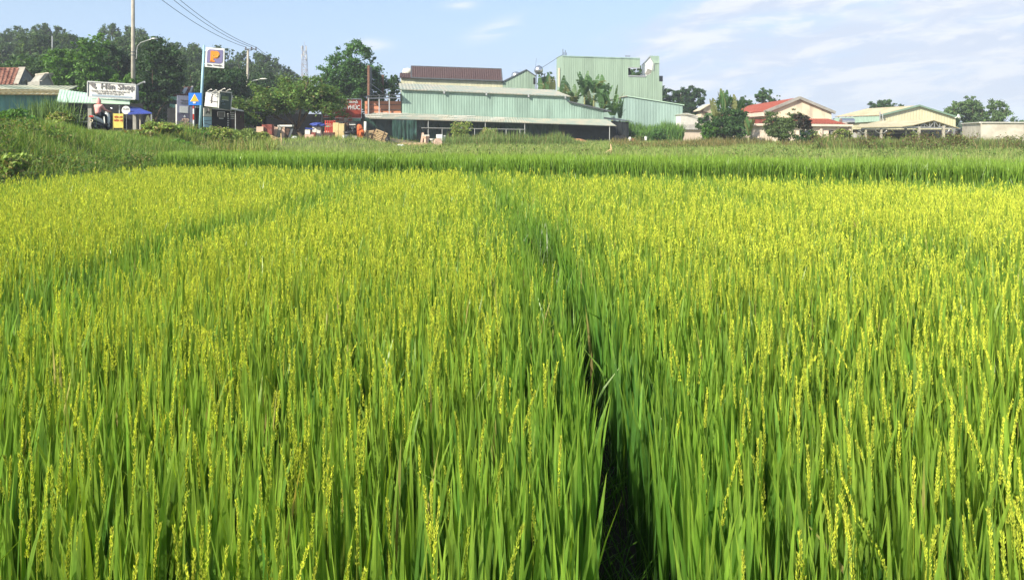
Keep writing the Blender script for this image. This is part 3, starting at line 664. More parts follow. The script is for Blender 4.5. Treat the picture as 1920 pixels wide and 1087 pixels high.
tree('olive_tree', 'fine leaved olive green tree before the red roofed building', 1468, 74, 202, 268, 84, 9000, .22, [(0.10, 0.16, 0.05), (0.13, 0.19, 0.06), (0.08, 0.12, 0.04)], 40, clumps=120, cr=.24)
tree('red_leaf_tree', 'small tree with dark reddish drooping leaves beside the olive tree', 1506, 71, 207, 245, 34, 1700, .34, [(0.05, 0.035, 0.03), (0.07, 0.05, 0.035), (0.04, 0.05, 0.03)], 41, clumps=40, nb=6, droop=.5)
tree('bush', 'dark bush under the reddish small tree', 1512, 68, 242, 272, 44, 2600, .26, G_DRK, 42, clumps=50, cat='bush')
tree('bush', 'loose green bush in front of the pink building corner', 1585, 70, 244, 275, 60, 2500, .24, G_OLV, 43, clumps=50, cat='bush')
for i, (px, yt, wd, yb, l) in enumerate(((1785, 186, 46, 240, 'left bamboo clump behind the cream hall'), (1828, 172, 50, 245, 'tallest bamboo clump behind the white wall'), (1868, 190, 50, 245, 'leaning bamboo clump at the far right'))):
    tree('bamboo', l, px, 118, yt, yb, wd, 5500, .42, [(0.11, 0.19, 0.06), (0.15, 0.24, 0.08), (0.07, 0.13, 0.04)], 50 + i, cat='bamboo', clumps=70, droop=.8, cr=.26)
tree('field_tree', 'low distant tree above the white wall end', 1905, 150, 226, 245, 50, 1500, .4, G_MID, 55, clumps=30)
# shrubs along the end of the embankment
for i, (px, D, yt, wd, cols, l) in enumerate(((300, 41, 230, 74, G_OLV, 'yellowish bush below the blue awning'), (262, 38, 246, 60, G_OLV + [(0.22, 0.12, 0.06)], 'bush with rusty shoots on the bank crest'), (352, 45, 243, 70, G_BRT, 'bush at the foot of the striped sign post'), (410, 47, 238, 74, G_OLV + [(0.16, 0.2, 0.05)], 'yellow tipped bush below the corner billboards'), (460, 49, 243, 66, [(0.14, 0.20, 0.05), (0.18, 0.24, 0.07)], 'light bush left of the furniture yard'), (492, 51, 250, 40, G_OLV, 'small last bush before the stacked furniture'),
        (328, 38, 262, 56, G_BRT, 'green bush at the corner of the raised paddy'), (32, 29, 205, 90, G_MID + G_BRT, 'grassy bush at the left edge on the bank'), (110, 36, 212, 60, G_OLV, 'low bush on the bank in front of the teal shed'), (868, 76, 228, 40, G_OLV, 'scrambling bush against the shed railing'), (910, 76, 240, 60, G_OLV + [(0.2, 0.12, 0.06)], 'reddish scrub in front of the shed netting'), (1230, 88, 240, 50, G_MID, 'low bush below the pale green building'), (16, 21, 285, 60, G_OLV, 'weedy brownish bush low on the bank at the left edge'))):
    D_ = D; x = (px - 960) / F * D_; z = gz(x, D_); zt = HC + (HY - yt) / F * D_; h = max(zt - z, .5); yb = HY - (z + h * .1 - HC) * F / D_
    tree('shrub', l, px, D_, yt, yb, wd, 2600, .19 if D_ < 60 else .22, [tuple(min(.5, k * 1.35) for k in c3) for c3 in cols], 70 + i, cat='bush', clumps=80, cr=.3, r0=.03, group='shrubs')

def weed_leaves(name, label, spots, n, size, cols, seed, h=(.3, .6), rad=(.35, .8)):
    g_ = np.random.default_rng(seed); bl = []
    for (x, y) in spots:
        r = g_.uniform(*rad); hh = g_.uniform(*h); bl.append((x, y, gz(x, y) + hh * .5, r, r * .8, hh * .6))
    v, q, cc = leaf_cloud(bl, n, size, cols, 0, 0, len(bl) * 4, .45, seed)
    tag(np_obj(name, v, q, M['grass'], cc), label, 'weeds', kind='stuff')
g_ = np.random.default_rng(31); sp_ = []
while len(sp_) < 150:
    y = g_.uniform(17, 50); x = g_.uniform(crest(y) - 1, foot(y)); 
    if x > -.69 * y - 1 and not (-.60 < x / y < -.47 and x < crest(y) + 3.5) and g_.random() < .4 + .6 * (x - crest(y)) / 8: sp_.append((x, y))
weed_leaves('bank_weeds', 'patchy leafy weeds mixed into the long grass of the bank', sp_, 26000, .12, [(0.12, 0.22, 0.045), (0.18, 0.28, 0.06), (0.08, 0.15, 0.035), (0.26, 0.24, 0.10)], 32)
sp_ = [(u * y, y) for u, y in ((g_.uniform(-.22, .7), g_.uniform(30, 66)) for _ in range(150)) if y > B2(u * y) + .5]
weed_leaves('field_weeds', 'scattered low leafy weeds over the rough grass strip', sp_, 16000, .14, [(0.20, 0.28, 0.07), (0.14, 0.22, 0.05), (0.28, 0.28, 0.12), (0.10, 0.15, 0.05)], 33, (.2, .5), (.5, 1.6))
sp_ = [(x, 51 + g_.uniform(0, 5)) for x in g_.uniform(20, 40, 46)]
weed_leaves('belt_weeds', 'reddish and dark leafy scrub inside the tall weed belt at the right', sp_, 9000, .16, [(0.14, 0.10, 0.05), (0.20, 0.14, 0.08), (0.12, 0.18, 0.05), (0.22, 0.28, 0.08)], 34, (.6, 1.3), (.4, .9))
sp_ = [(x, 90 + g_.uniform(0, 5)) for x in g_.uniform(14, 62, 60)]
weed_leaves('wall_weeds', 'ragged weeds growing along the foot of the right hand buildings', sp_, 9000, .24, [(0.12, 0.20, 0.05), (0.18, 0.25, 0.07), (0.2, 0.18, 0.08)], 35, (.3, .9), (.5, 1.1))

# ------------------------------------------------------------------ building helpers
class Face:
    """upright wall plane through two ground points; turns photo pixels into points on it"""
    def __init__(s, a, b):
        s.a = Vector((a[0], a[1])); s.b = Vector((b[0], b[1])); s.d = (s.b - s.a).normalized()
        s.n = Vector((s.d.y, -s.d.x))                      # towards the camera
    def at(s, px, py, off=0.0):
        u = (px - 960) / F; a = s.a + s.n * off
        nn = s.n; Y = (nn.x * a.x + nn.y * a.y) / (nn.x * u + nn.y)
        return Vector((u * Y, Y, HC + (HY - py) / F * Y))
    def poly(s, pts, off=0.0): return [s.at(x, y, off) for x, y in pts]
    def back(s, d): return Vector((-s.n.x * d, -s.n.y * d, 0))
def face(px1, D1, px2, D2):
    return Face(((px1 - 960) / F * D1, D1), ((px2 - 960) / F * D2, D2))
def corr(mb, fc, px1, px2, top, bot, pitch=.30, amp=.02, off=0.0, mi=0, sheet=True):
    """corrugated cladding between two photo columns; top/bot give z from the world point parameter 0..1"""
    A = fc.at(px1, 200, off); B = fc.at(px2, 200, off); A.z = B.z = 0; l = (B - A).length; k = max(2, int(l / pitch))
    n = Vector((fc.n.x, fc.n.y, 0)); prev = None
    for i in range(k):
        for (t, o) in (((i) / k, 0), ((i + .28) / k, 0), ((i + .42) / k, amp), ((i + .86) / k, amp), ((i + 1) / k, 0)):
            p = A.lerp(B, t) + n * o; a = Vector((p.x, p.y, bot(t))); b = Vector((p.x, p.y, top(t)))
            if prev is not None and (a - prev[0]).length > 1e-4:
                mb.add([prev[0], a, b, prev[1]], [(0, 1, 2, 3)], mi)
            prev = (a, b)
def lin(a, b): return lambda t: a + (b - a) * t
def zpix(fc, px, py, off=0.0): return fc.at(px, py, off).z
def corr_px(mb, fc, pts, zb, **kw):
    """pts: photo (px,py) along the top edge; zb bottom height (number) or list of photo points"""
    off = kw.get('off', 0.0)
    for (p, q) in zip(pts[:-1], pts[1:]):
        z0 = zpix(fc, *p, off); z1 = zpix(fc, *q, off)
        if isinstance(zb, (int, float)): b0 = b1 = zb
        else:
            b0 = zpix(fc, p[0], float(np.interp(p[0], [a[0] for a in zb], [a[1] for a in zb])), off); b1 = zpix(fc, q[0], float(np.interp(q[0], [a[0] for a in zb], [a[1] for a in zb])), off)
        corr(mb, fc, p[0], q[0], lin(z0, z1), lin(b0, b1), **kw)
def roof_sheet(mb, a, b, c, d, pitch=.4, amp=.03, mi=0, th=.05):
    """corrugated roof: a-b eave line, d-c upper line; ribs run from eave to ridge"""
    a, b, c, d = map(Vector, (a, b, c, d)); k = max(2, int((b - a).length / pitch)); up = (b - a).cross(d - a).normalized()
    if up.z < 0: up = -up
    prev = None; low = []
    for i in range(k):
        for (t, o) in ((i / k, 0), ((i + .3) / k, 0), ((i + .5) / k, amp), ((i + .8) / k, amp), ((i + 1) / k, 0)):
            p = a.lerp(b, t) + up * o; q = d.lerp(c, t) + up * o
            if prev is not None: mb.add([prev[0], p, q, prev[1]], [(0, 1, 2, 3)], mi)
            prev = (p, q)
    mb.prism([a - up * .01, b - up * .01, c - up * .01, d - up * .01], -up * th, mi)
def text(body, size, m, parent, origin, fc, name='lettering', depth=.02, align='LEFT', sx=1.0, bold=0.0, slope=0.0):
    cu = bpy.data.curves.new(name, 'FONT'); cu.body = body; cu.size = size; cu.extrude = depth / 2; cu.align_x = align; cu.offset = bold; cu.resolution_u = 2
    o = bpy.data.objects.new(name + '_tmp', cu)
    COL.objects.link(o); bpy.context.view_layer.update()
    me = bpy.data.meshes.new_from_object(o.evaluated_get(bpy.context.evaluated_depsgraph_get())); bpy.data.objects.remove(o)
    me.name = name; X = Vector((fc.d.x, fc.d.y, slope)).normalized(); Z = Vector((fc.n.x, fc.n.y, 0)); Y = Z.cross(X)
    off = root_loc(parent)
    R3 = Matrix((X * sx, Y, Z)).transposed().to_4x4()
    me.transform(Matrix.Translation(Vector(origin) - off) @ R3); me.materials.clear(); me.materials.append(m)
    q = bpy.data.objects.new(name, me); COL.objects.link(q); q.parent = parent
    return q
def panel(fc, pts, th, off=0.0):
    return MB().prism(fc.poly(pts, off), Vector((-fc.n.x * th, -fc.n.y * th, 0)))
def base_of(fc, px, off=0):
    p = fc.at(px, 250, off); return (p.x, p.y, gz(p.x, p.y))

# ------------------------------------------------------------------ long pale green shed (centre)
W = face(752, 88, 1131, 92); WF = face(680, 84, 1150, 88.5)
t = thing('green_shed', base_of(W, 900), 'long low pale green corrugated shed with a lighter tin roof strip', 'shed')
mb = MB(); corr_px(mb, W, [(754, 168), (1068, 181)], 0.3); corr_px(mb, W, [(1068, 192), (1132, 206)], 0.3)
a = W.at(754, 168); b = W.at(1068, 181); bk = W.back(12); a0 = Vector((a.x, a.y, .3)); b0 = Vector((b.x, b.y, .3)); c = W.at(1132, 206); c0 = Vector((c.x, c.y, .3)); b1 = W.at(1068, 192)
mb.add([a0, a0 + bk, a + bk, a], [(0, 1, 2, 3)]); mb.add([b0, b0 + bk, b + bk, b], [(0, 1, 2, 3)]); mb.add([c0, c0 + bk, c + bk, c], [(0, 1, 2, 3)])
mb.add([a0 + bk, c0 + bk, c + bk, b + bk, a + bk], [(0, 1, 2, 3, 4)]); mb.build('wall', M['green_tin'], t)
mb = MB(); e1 = W.at(750, 167.5, .35); e2 = W.at(1071, 181, .35); up = Vector((0, 0, 1.25))
roof_sheet(mb, e1, e2, e2 + bk * .75 + up, e1 + bk * .75 + up); mb.build('roof', M['roof_tin'], t)
mb = MB(); e1 = W.at(1066, 190.5, .3); e2 = W.at(1146, 209, .3); roof_sheet(mb, e1, e2, e2 + bk + Vector((0, 0, .1)), e1 + bk + Vector((0, 0, .1))); mb.beam(e1, e2, .1, .16)
mb.build('side_roof', M['steel_dark'], t)
for px in (833, 912, 991, 1060): MB().box(W.at(px, np.interp(px, [754, 1068], [168, 181]) + 2.2, .22), (.18, .3, .3)).build('eave_bracket', M['steel'], t)
for q_ in ([(755, 212.5), (796, 214), (796, 216.5), (755, 216)], [(973, 221), (1001, 222), (1001, 224), (973, 223)]): MB().prism(W.poly(q_, .09), W.back(.05)).build('patch_sheet', M['cream_tin'], t)
# lean-to along its front: low tin roof on posts, netting behind
t = thing('lean_to', base_of(WF, 900), 'long low lean to with weathered tin roof along the green shed front', 'lean-to')
mb = MB(); segs = [(676, 221, 744, 213.5), (770, 223.5, 800, 215.5), (905, 228, 905, 219), (1010, 230.5, 1010, 223), (1156, 236, 1140, 223.5)]
lowp = [WF.at(676, 221.5, .2), WF.at(800, 224.6, .2), WF.at(905, 228, .2), WF.at(1010, 231, .2), WF.at(1156, 236, .2)]
hip = [W.at(700, 212, .1), W.at(812, 214.5, .1), W.at(905, 218.5, .1), W.at(1002, 222.5, .1), W.at(1137, 224, .1)]
for i in range(4): roof_sheet(mb, lowp[i], lowp[i + 1], hip[i + 1], hip[i], pitch=.3, th=.04)
mb.build('roof', M['roof_tin'], t)
mb = MB(); rnd = random.Random(3)
for i in range(22):
    px = rnd.uniform(680, 960); p = WF.at(px, 0, rnd.uniform(-2.6, .1)); k = (p.x - lowp[0].x) / (lowp[4].x - lowp[0].x)
    q = rnd.uniform(.1, .9)
    i0 = min(3, max(0, int((px - 676) / 120))); f_ = ((px - 676) / 120) % 1; A_ = lowp[i0].lerp(lowp[i0 + 1], f_); B_ = hip[i0].lerp(hip[i0 + 1], f_); c_ = A_.lerp(B_, q) + Vector((0, 0, .09))
    mb.box(c_, (rnd.uniform(.8, 2.6), .12, .05), math.atan2(WF.d.y, WF.d.x) + rnd.uniform(-.15, .15))
mb.build('loose_batten', M['offwhite'], t)
for px, yb in ((803, 262), (866, 258), (910, 256), (984, 256), (1143, 268)):
    a = WF.at(px, 200); z0 = gz(a.x, a.y) - .1; zt = float(np.interp(px, [676, 800, 905, 1010, 1156], [p.z for p in lowp])) - .05
    MB().tube([(a.x, a.y, z0), (a.x, a.y, zt)], .05, 8).build('post', M['steel'], t)
mb = MB(); mb.tube([WF.at(790, 240, .1), WF.at(985, 243, .1)], .045, 6)
for px in (829, 890, 926, 949, 975): a = WF.at(px, 242, .1); mb.tube([(a.x, a.y, gz(a.x, a.y)), a], .04, 6)
mb.build('railing', M['steel'], t)
mb = MB(); NW = face(683, 85.5, 1148, 90.5)
def drape(mb, fc, px1, px2, y1, y2, zb, amp, n, seed, off=0):
    r_ = random.Random(seed); pts = [r_.uniform(-1, 1) for _ in range(n + 1)]; rows = 7; vs = []
    for j in range(rows + 1):
        f_ = j / rows
        for i in range(n + 1):
            px = px1 + (px2 - px1) * i / n; p = fc.at(px, y1 + (y2 - y1) * i / n, off)
            o = amp * pts[i] * (.25 + .75 * f_) + r_.uniform(-.3, .3) * amp; z = p.z * (1 - f_) + zb * f_
            vs.append((p.x + fc.n.x * o, p.y + fc.n.y * o, z))
    mb.add(vs, [(j * (n + 1) + i, j * (n + 1) + i + 1, (j + 1) * (n + 1) + i + 1, (j + 1) * (n + 1) + i) for j in range(rows) for i in range(n)])
drape(mb, NW, 1048, 1148, 232, 235, .5, .05, 26, 4, 0.5); mb.build('side_netting', M['netgrey'], t)
mb = MB(); drape(mb, NW, 800, 1032, 225, 231, .5, .16, 60, 5, 0.0); mb.build('netting', M['net'], t)
mb = MB(); drape(mb, NW, 683, 796, 221, 225, .5, .04, 26, 6, -.4); mb.build('back_netting', M['tarp_green'], t)
mb = MB(); drape(mb, WF, 735, 781, 224, 225.5, gz(WF.at(755, 250).x, WF.at(755, 250).y) - .05, .26, 26, 7, .1); mb.build('hanging_tarpaulin', M['tarp_green'], t, smooth=True)
# post at the corner
a = WF.at(685, 228, .9); t2 = MB(); z0 = gz(a.x, a.y); t2.tube([(a.x, a.y, z0 - .1), (a.x, a.y, P(0, 228, a.y).z)], [.16, .15], 10)
tag(t2.build('concrete_post', M['offwhite'], loc=(a.x, a.y, z0), smooth=True), 'pale round concrete post at the left corner of the lean to', 'post')
# upper open frame with orange panels
OF = face(676, 87, 752, 87.5)
t = thing('open_frame_storey', base_of(OF, 715), 'open steel frame with orange wall panels left of the green shed', 'shed')
panel(OF, [(684, 190), (752, 190), (752, 214.5), (684, 214)], .15, -1.2).build('orange_panel', M['brick_orange'], t)
mb = MB()
for y in (197, 206): mb.beam(OF.at(684, y - 1, -1.08), OF.at(752, y, -1.08), .05, .05)
mb.build('panel_rail', M['steel_dark'], t)
mb = MB()
for px in (691, 711, 730): mb.beam(OF.at(px, 214, 0), OF.at(px, np.interp(px, [688, 752], [179, 176])), .12, .12)
mb.beam(OF.at(684, 216, 0), OF.at(752, 217, 0), .1, .3); mb.beam(OF.at(690, 184.5), OF.at(752, 183.5), .1, .14)
for px in (691, 750):
    p = OF.at(px, 214); mb.beam((p.x, p.y, gz(p.x, p.y)), p, .12, .12)
mb.build('frame', M['steel'], t)
mb = MB(); a = OF.at(686, 179.8, .4); b = OF.at(752, 177, .4); bk = OF.back(5); roof_sheet(mb, a, b, b + bk + Vector((0, 0, .2)), a + bk + Vector((0, 0, .2))); mb.build('roof', M['steel_dark'], t)
# narrow billboard frame seen edge on
t = thing('billboard_frame', base_of(OF, 693), 'tall narrow rusty billboard frame seen edge on above the orange panels', 'billboard')
a = P(691, 123, 88); mb = MB(); mb.beam((a.x, 88, 1), (a.x, 88, a.z), .25, .25); mb.beam((a.x + .45, 95, 1), (a.x + .45, 95, a.z - .6), .25, .25); mb.build('post', M['rust'], t)
b = P(697, 127, 95); MB().prism([(a.x + .1, 88.1, P(0, 180, 88).z), (b.x, 94.9, P(0, 181, 88).z), (b.x, 94.9, b.z), (a.x + .1, 88.1, a.z - .1)], (.08, 0, 0)).build('panel', M['steel_dark'], t)
mb = MB()
for y in (155, 165, 172): mb.tube([P(692, y, 88), P(718, y + 19, 92)], .035, 5)
mb.build('stay_cable', M['steel'], t)

# ------------------------------------------------------------------ long house with the brown tiled roof
H = face(752, 110, 1004, 113)
t = thing('brown_roof_house', base_of(H, 850), 'long cream clad building with a dark brown tiled roof behind the green shed', 'building')
mb = MB(); corr_px(mb, H, [(752, 145), (771, 146), (943, 152.5)], .4, pitch=.42, amp=.018); bk = H.back(9)
for px, y in ((752, 145), (943, 152.5)):
    p = H.at(px, y); p0 = Vector((p.x, p.y, .4)); mb.add([p0, p0 + bk, p + bk, p], [(0, 1, 2, 3)])
mb.build('wall', M['cream_tin'], t)
def tile_roof(a, b, c, d, m, t, name='roof', pitch=.32):
    mb = MB(); roof_sheet(mb, a, b, c, d, pitch=pitch, amp=.06, th=.1)
    k = 9
    for j in range(1, k): mb.beam(a.lerp(d, j / k) + Vector((0, 0, .03)), b.lerp(c, j / k) + Vector((0, 0, .03)), .05, .05)
    return mb.build(name, m, t)
a = H.at(771, 146, .4); b = H.at(942, 152, .4); c = H.at(940, 130, -3.2); d = H.at(771, 124.5, -3.2)
tile_roof(a, b, c, d, M['brown_tile'], t)
mb = MB(); mb.beam(d, c, .22, .2); mb.beam(a, b, .12, .18); mb.beam(a, d, .14, .14); mb.beam(b, c, .14, .14)
c2 = H.at(940, 130, -3.2) + H.back(3.2); mb.build('roof_trim', M['steel_dark'], t)
d2 = H.at(771, 146) + H.back(7.5); b2 = H.at(942, 152) + H.back(7.5); tile_roof(d2, b2, c, d, M['brown_tile'], t, 'rear_roof')
a = H.at(749, 145, .4); b = H.at(771, 146, .4); c = H.at(771, 138, -2); d = H.at(750, 137, -2); tile_roof(a, b, c, d, M['brown_tile'], t, 'low_roof')
mb = MB(); corr_px(mb, H, [(943, 153), (987, 131), (1003, 141.5)], .4, pitch=.42, amp=.018); p = H.at(1003, 141.5); p0 = Vector((p.x, p.y, .4)); mb.add([p0, p0 + bk, p + bk, p], [(0, 1, 2, 3)]); mb.build('gable_wall', M['green_tin3'], t)
mb = MB(); A_ = H.at(941, 154, .15); B_ = H.at(987, 130, .15); C_ = H.at(1005, 142, .15); mb.prism([A_, B_, B_ + bk, A_ + bk], (0, 0, -.14)); mb.prism([B_, C_, C_ + bk, B_ + bk], (0, 0, -.14)); mb.build('gable_roof', M['steel_dark'], t)
panel(H, [(1000, 146), (1004, 146), (1004, 158), (1000, 158)], .1, .1).build('window', M['dark'], t)
p = H.at(968, 143, -5); mb = MB(); mb.lathe(p, [(.05, -.75), (.7, -.6), (.78, -.3), (.78, .3), (.6, .55), (.15, .68), (.02, .7)], 14); mb.build('water_tank', M['stainless'], t, smooth=True)
p = P(765, 134, 114); MB().lathe(p, [(.8, -.5), (.85, 0), (.7, .35), (.05, .5)], 12).build('roof_tank', M['offwhite'], t, smooth=True)
# round stainless tank on a stand
p = P(1010, 131.5, 121); t = thing('water_tower', (p.x, p.y, gz(p.x, p.y)), 'shiny round steel water tank on a thin stand right of the gable', 'water tank')
MB().lathe(p, [(.05, -.72), (.45, -.6), (.7, -.25), (.73, .1), (.55, .5), (.25, .66), (.08, .74)], 16).build('tank', M['stainless'], t, smooth=True)
mb = MB()
for sx in (-.5, .5):
    for sy in (-.5, .5): mb.beam((p.x + sx, p.y + sy, gz(p.x, p.y)), (p.x + sx * .8, p.y + sy * .8, p.z - .55), .07)
for z in (2, 4, 6, 8): mb.beam((p.x - .48, p.y - .48, z), (p.x + .48, p.y - .48, z + 1.6), .04)
mb.build('stand', M['steel_dark'], t)
MB().tube([p + Vector((-.55, 0, 0)), p + Vector((-.35, 0, 1.9))], .02, 5).build('antenna', M['steel_dark'], t)

tag(MB().tube([P(1010, 131, 121), P(1028, 120, 121.5), P(1043, 110, 122), P(1055, 103, 122)], .035, 5).build('thin_cable', M['wire'], loc=P(1055, 103, 122)), 'thin cable from the round tank up to the tall green roof', 'cable')
# ------------------------------------------------------------------ tall green building
T = face(1055, 122, 1242, 124)
t = thing('tall_green_building', base_of(T, 1150), 'tall pale green tin clad building with a notched top corner', 'building')
mb = MB()
corr_px(mb, T, [(1055, 105.5), (1178, 109)], .4)
corr_px(mb, T, [(1178, 109), (1200, 110)], [(1178, 127), (1200, 128)])
corr_px(mb, T, [(1178, 142), (1210, 143), (1220, 139), (1223, 131), (1224, 120)], .4)
corr_px(mb, T, [(1224, 119.5), (1236, 119)], .4); corr_px(mb, T, [(1236, 153), (1242, 153.5)], .4)
p = T.at(1055, 105.5); q = P(1043.5, 108, 135); p0 = Vector((p.x, p.y, .4)); q0 = Vector((q.x, q.y, .4))
SF = Face((q.x, q.y), (p.x, p.y))
corr_px(mb, SF, [(1043.6, 108), (1046, 107.5)], .4); corr_px(mb, SF, [(1046, 107.5), (1051, 106.5)], [(1043, 128), (1055, 128)]); corr_px(mb, SF, [(1046, 163), (1051, 163)], .4); corr_px(mb, SF, [(1051, 106.5), (1055, 105.5)], .4)
r = T.at(1242, 153.5); r0 = Vector((r.x, r.y, .4)); bk = T.back(11); mb.add([r0, r0 + bk, r + bk, r], [(0, 1, 2, 3)])
r = T.at(1236, 119); rb = T.at(1236, 153); mb.add([rb, rb + bk * .35, r + bk * .35, r], [(0, 1, 2, 3)])
mb.build('wall', M['green_tin3'], t)
MB().prism([SF.at(1046.2, 128, -.6), SF.at(1051, 128, -.6), SF.at(1051, 163, -.6), SF.at(1046.2, 163, -.6)], Vector((.1, 0, 0))).build('window', M['stain_plaster'], t)
mb = MB(); a = T.at(1055, 105.5, .05); b = T.at(1200, 110, .05); mb.prism([a, b, T.at(1200, 110, -.4), SF.at(1046, 107.5, -.3)], (0, 0, .1)); mb.beam(a, b, .12, .16); mb.build('roof_edge', M['green_tin2'], t)
MB().prism([T.at(1056, 106.5, -.5), T.at(1177, 110, -.5), T.at(1177, 110, -6), P(1047, 109, 131)], (0, 0, -.15)).build('roof', M['roof_tin'], t)
# inner white gable, seen through the notch
panel(T, [(1204.5, 143), (1204.5, 121), (1218, 106.5), (1225, 119), (1225, 132), (1219, 141), (1210, 143)], .2, -.9).build('inner_gable', M['white'], t)
panel(T, [(1208, 138), (1213, 141), (1221, 137), (1222, 132), (1214, 129), (1211, 136)], .02, -.86).build('grey_patch', M['grey_plaster'], t)  # irregular grey patch low on the white inner gable
MB().prism([T.at(1217.5, 105.8, -1), T.at(1236, 106.2, -1.6), T.at(1236.5, 119.3, .1), T.at(1226, 119.8, .1)], (0, 0, .08)).build('hood_roof', M['green_tin3'], t)
mb = MB(); mb.beam(T.at(1203, 123, -.8), T.at(1218, 106, -.8), .1, .08); mb.beam(T.at(1218, 106, -.8), T.at(1226, 120, .05), .1, .08); mb.beam(T.at(1226, 120, .05), T.at(1225, 133, .05), .1, .15)
mb.beam(T.at(1178, 142.5, .06), T.at(1211, 143.5, .06), .12, .2); mb.beam(T.at(1178, 127, .06), T.at(1200, 128, .06), .1, .16); mb.build('edge_trim', M['steel'], t)
panel(T, [(1178, 127), (1182, 127), (1182, 142), (1178, 142)], .1, -.4).build('opening_jamb', M['dark'], t)
p = T.at(1239, 148, -1.2); MB().box(p, (.55, .6, .9)).build('side_box', M['steel_dark'], t)
mb = MB()
for px, h in ((1055.5, 1.2), (1057.5, .7), (1060, 1.0), (1062, .6)): p = T.at(px, 106, -.4); mb.tube([p, p + Vector((0, 0, h))], .05, 5)
p = T.at(1178, 107, -.5)
for i in range(5): mb.tube([p + Vector((i * .15 - .4, 0, 0)), p + Vector((i * .2 - .5, 0, .25))], .04, 5)
mb.build('rebar', M['steel_dark'], t)
# lower pale green building in front of it
K = face(1145, 110, 1280, 111)
t = thing('lean_building', base_of(K, 1220), 'pale bluish green tin building with a roof falling to the right', 'building')
mb = MB(); corr_px(mb, K, [(1142, 187.5), (1176, 182), (1280, 198)], .4, pitch=.42, amp=.018); bk = K.back(9)
p = K.at(1280, 198); p0 = Vector((p.x, p.y, .4)); mb.add([p0, p0 + bk, p + bk, p], [(0, 1, 2, 3)]); p = K.at(1142, 187.5); p0 = Vector((p.x, p.y, .4)); mb.add([p0, p0 + bk, p + bk, p], [(0, 1, 2, 3)]); mb.build('wall', M['green_tin2'], t)
mb = MB(); a = K.at(1176, 181, .2); b = K.at(1283, 198, .2); mb.prism([a, b, b + bk, a + bk], (0, 0, .12)); mb.build('roof', M['mint_roof'], t)
mb = MB(); a = K.at(1140, 187, .2); b = K.at(1176, 181, .2); mb.prism([a, b, b + bk, a + bk], (0, 0, .12)); mb.build('side_roof', M['roof_tin'], t)
# black hut
N_ = face(1143, 92, 1182, 92.5)
t = thing('black_hut', base_of(N_, 1163), 'low black netted hut at the right end of the green shed', 'hut')
mb = MB(); drape(mb, N_, 1146, 1179, 227, 229, .4, .06, 10, 9, 1.0); p = N_.at(1179, 229, 1.0); q = p + N_.back(4); mb.add([(p.x, p.y, .4), (q.x, q.y, .4), q, p], [(0, 1, 2, 3)]); mb.build('netting', M['netgrey'], t)
a = N_.at(1143, 225, 1.2); b = N_.at(1185, 228.5, 1.2); MB().prism([a, b, b + N_.back(5) + Vector((0, 0, .4)), a + N_.back(5) + Vector((0, 0, .4))], (0, 0, .06)).build('roof', M['steel_dark'], t)
# small white house
S = face(1278, 108, 1320, 109)
t = thing('small_white_house', base_of(S, 1295), 'small off white house with a dirty grey lean to roof', 'house')
mb = MB(); mb.prism(S.poly([(1276, 215), (1309, 218), (1309, 250), (1276, 250)], -1.5), S.back(4)); mb.build('wall', M['offwhite'], t)
mb = MB(); mb.prism(S.poly([(1274, 240), (1284, 250), (1284, 280), (1274, 280)], 0), S.back(1.2)); mb.prism(S.poly([(1284, 243), (1316, 243), (1316, 280), (1284, 280)], 0), S.back(1.2)); mb.build('front_wall', M['pink_plaster'], t)
mb = MB()
roof_sheet(mb, S.at(1281, 243, .3), S.at(1319, 243.5, .3), S.at(1314, 234, -1.4), S.at(1275, 234, -1.4), pitch=.25, amp=.05); mb.build('lean_to_roof', M['grey_plaster'], t)
mb = MB(); mb.prism(S.poly([(1274, 215.5), (1290, 212), (1311, 218)], -1.4), S.back(4.5)); mb.build('roof', M['roof_tin'], t)
mb = MB(); mb.tube([S.at(1286, 213, -1.2), S.at(1309, 219, -1.2)], .05, 5)
mb.build('roof_pipe', M['white'], t)
# open dark porch to its right, pale gable behind
t = thing('cream_house', (P(1325, 250, 118).x, 118, .6), 'cream gabled house half hidden behind the dark bush clump', 'house')
S2 = face(1300, 116, 1400, 120)
MB().prism(S2.poly([(1312, 222), (1320, 205), (1330, 198), (1345, 210), (1345, 260), (1312, 260)]), Vector((.6, 6, 0))).build('wall', M['stain_plaster'], t)
mb = MB(); a = S2.at(1312, 208, .3); b = S2.at(1331, 197, .3); c = S2.at(1350, 212, .3); bk = Vector((.6, 6.5, 0)); mb.prism([a, b, b + bk, a + bk], (0, 0, .15)); mb.prism([b, c, c + bk, b + bk], (0, 0, .15)); mb.build('roof', M['stain_plaster'], t)
panel(S2, [(1314, 208), (1328, 211), (1328, 213), (1314, 210)], .3, .3).build('window_hood', M['wood_dark'], t)
t = thing('porch', base_of(S, 1318), 'dark open porch frame right of the small white house', 'porch')
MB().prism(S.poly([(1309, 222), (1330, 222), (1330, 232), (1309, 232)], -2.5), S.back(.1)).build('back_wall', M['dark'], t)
mb = MB(); mb.beam(S.at(1309, 221), S.at(1332, 221), .08, .1); mb.beam(S.at(1309, 228), S.at(1332, 228), .06, .06); mb.beam(S.at(1331, 221), S.at(1331, 262), .1); mb.build('frame', M['steel_dark'], t)

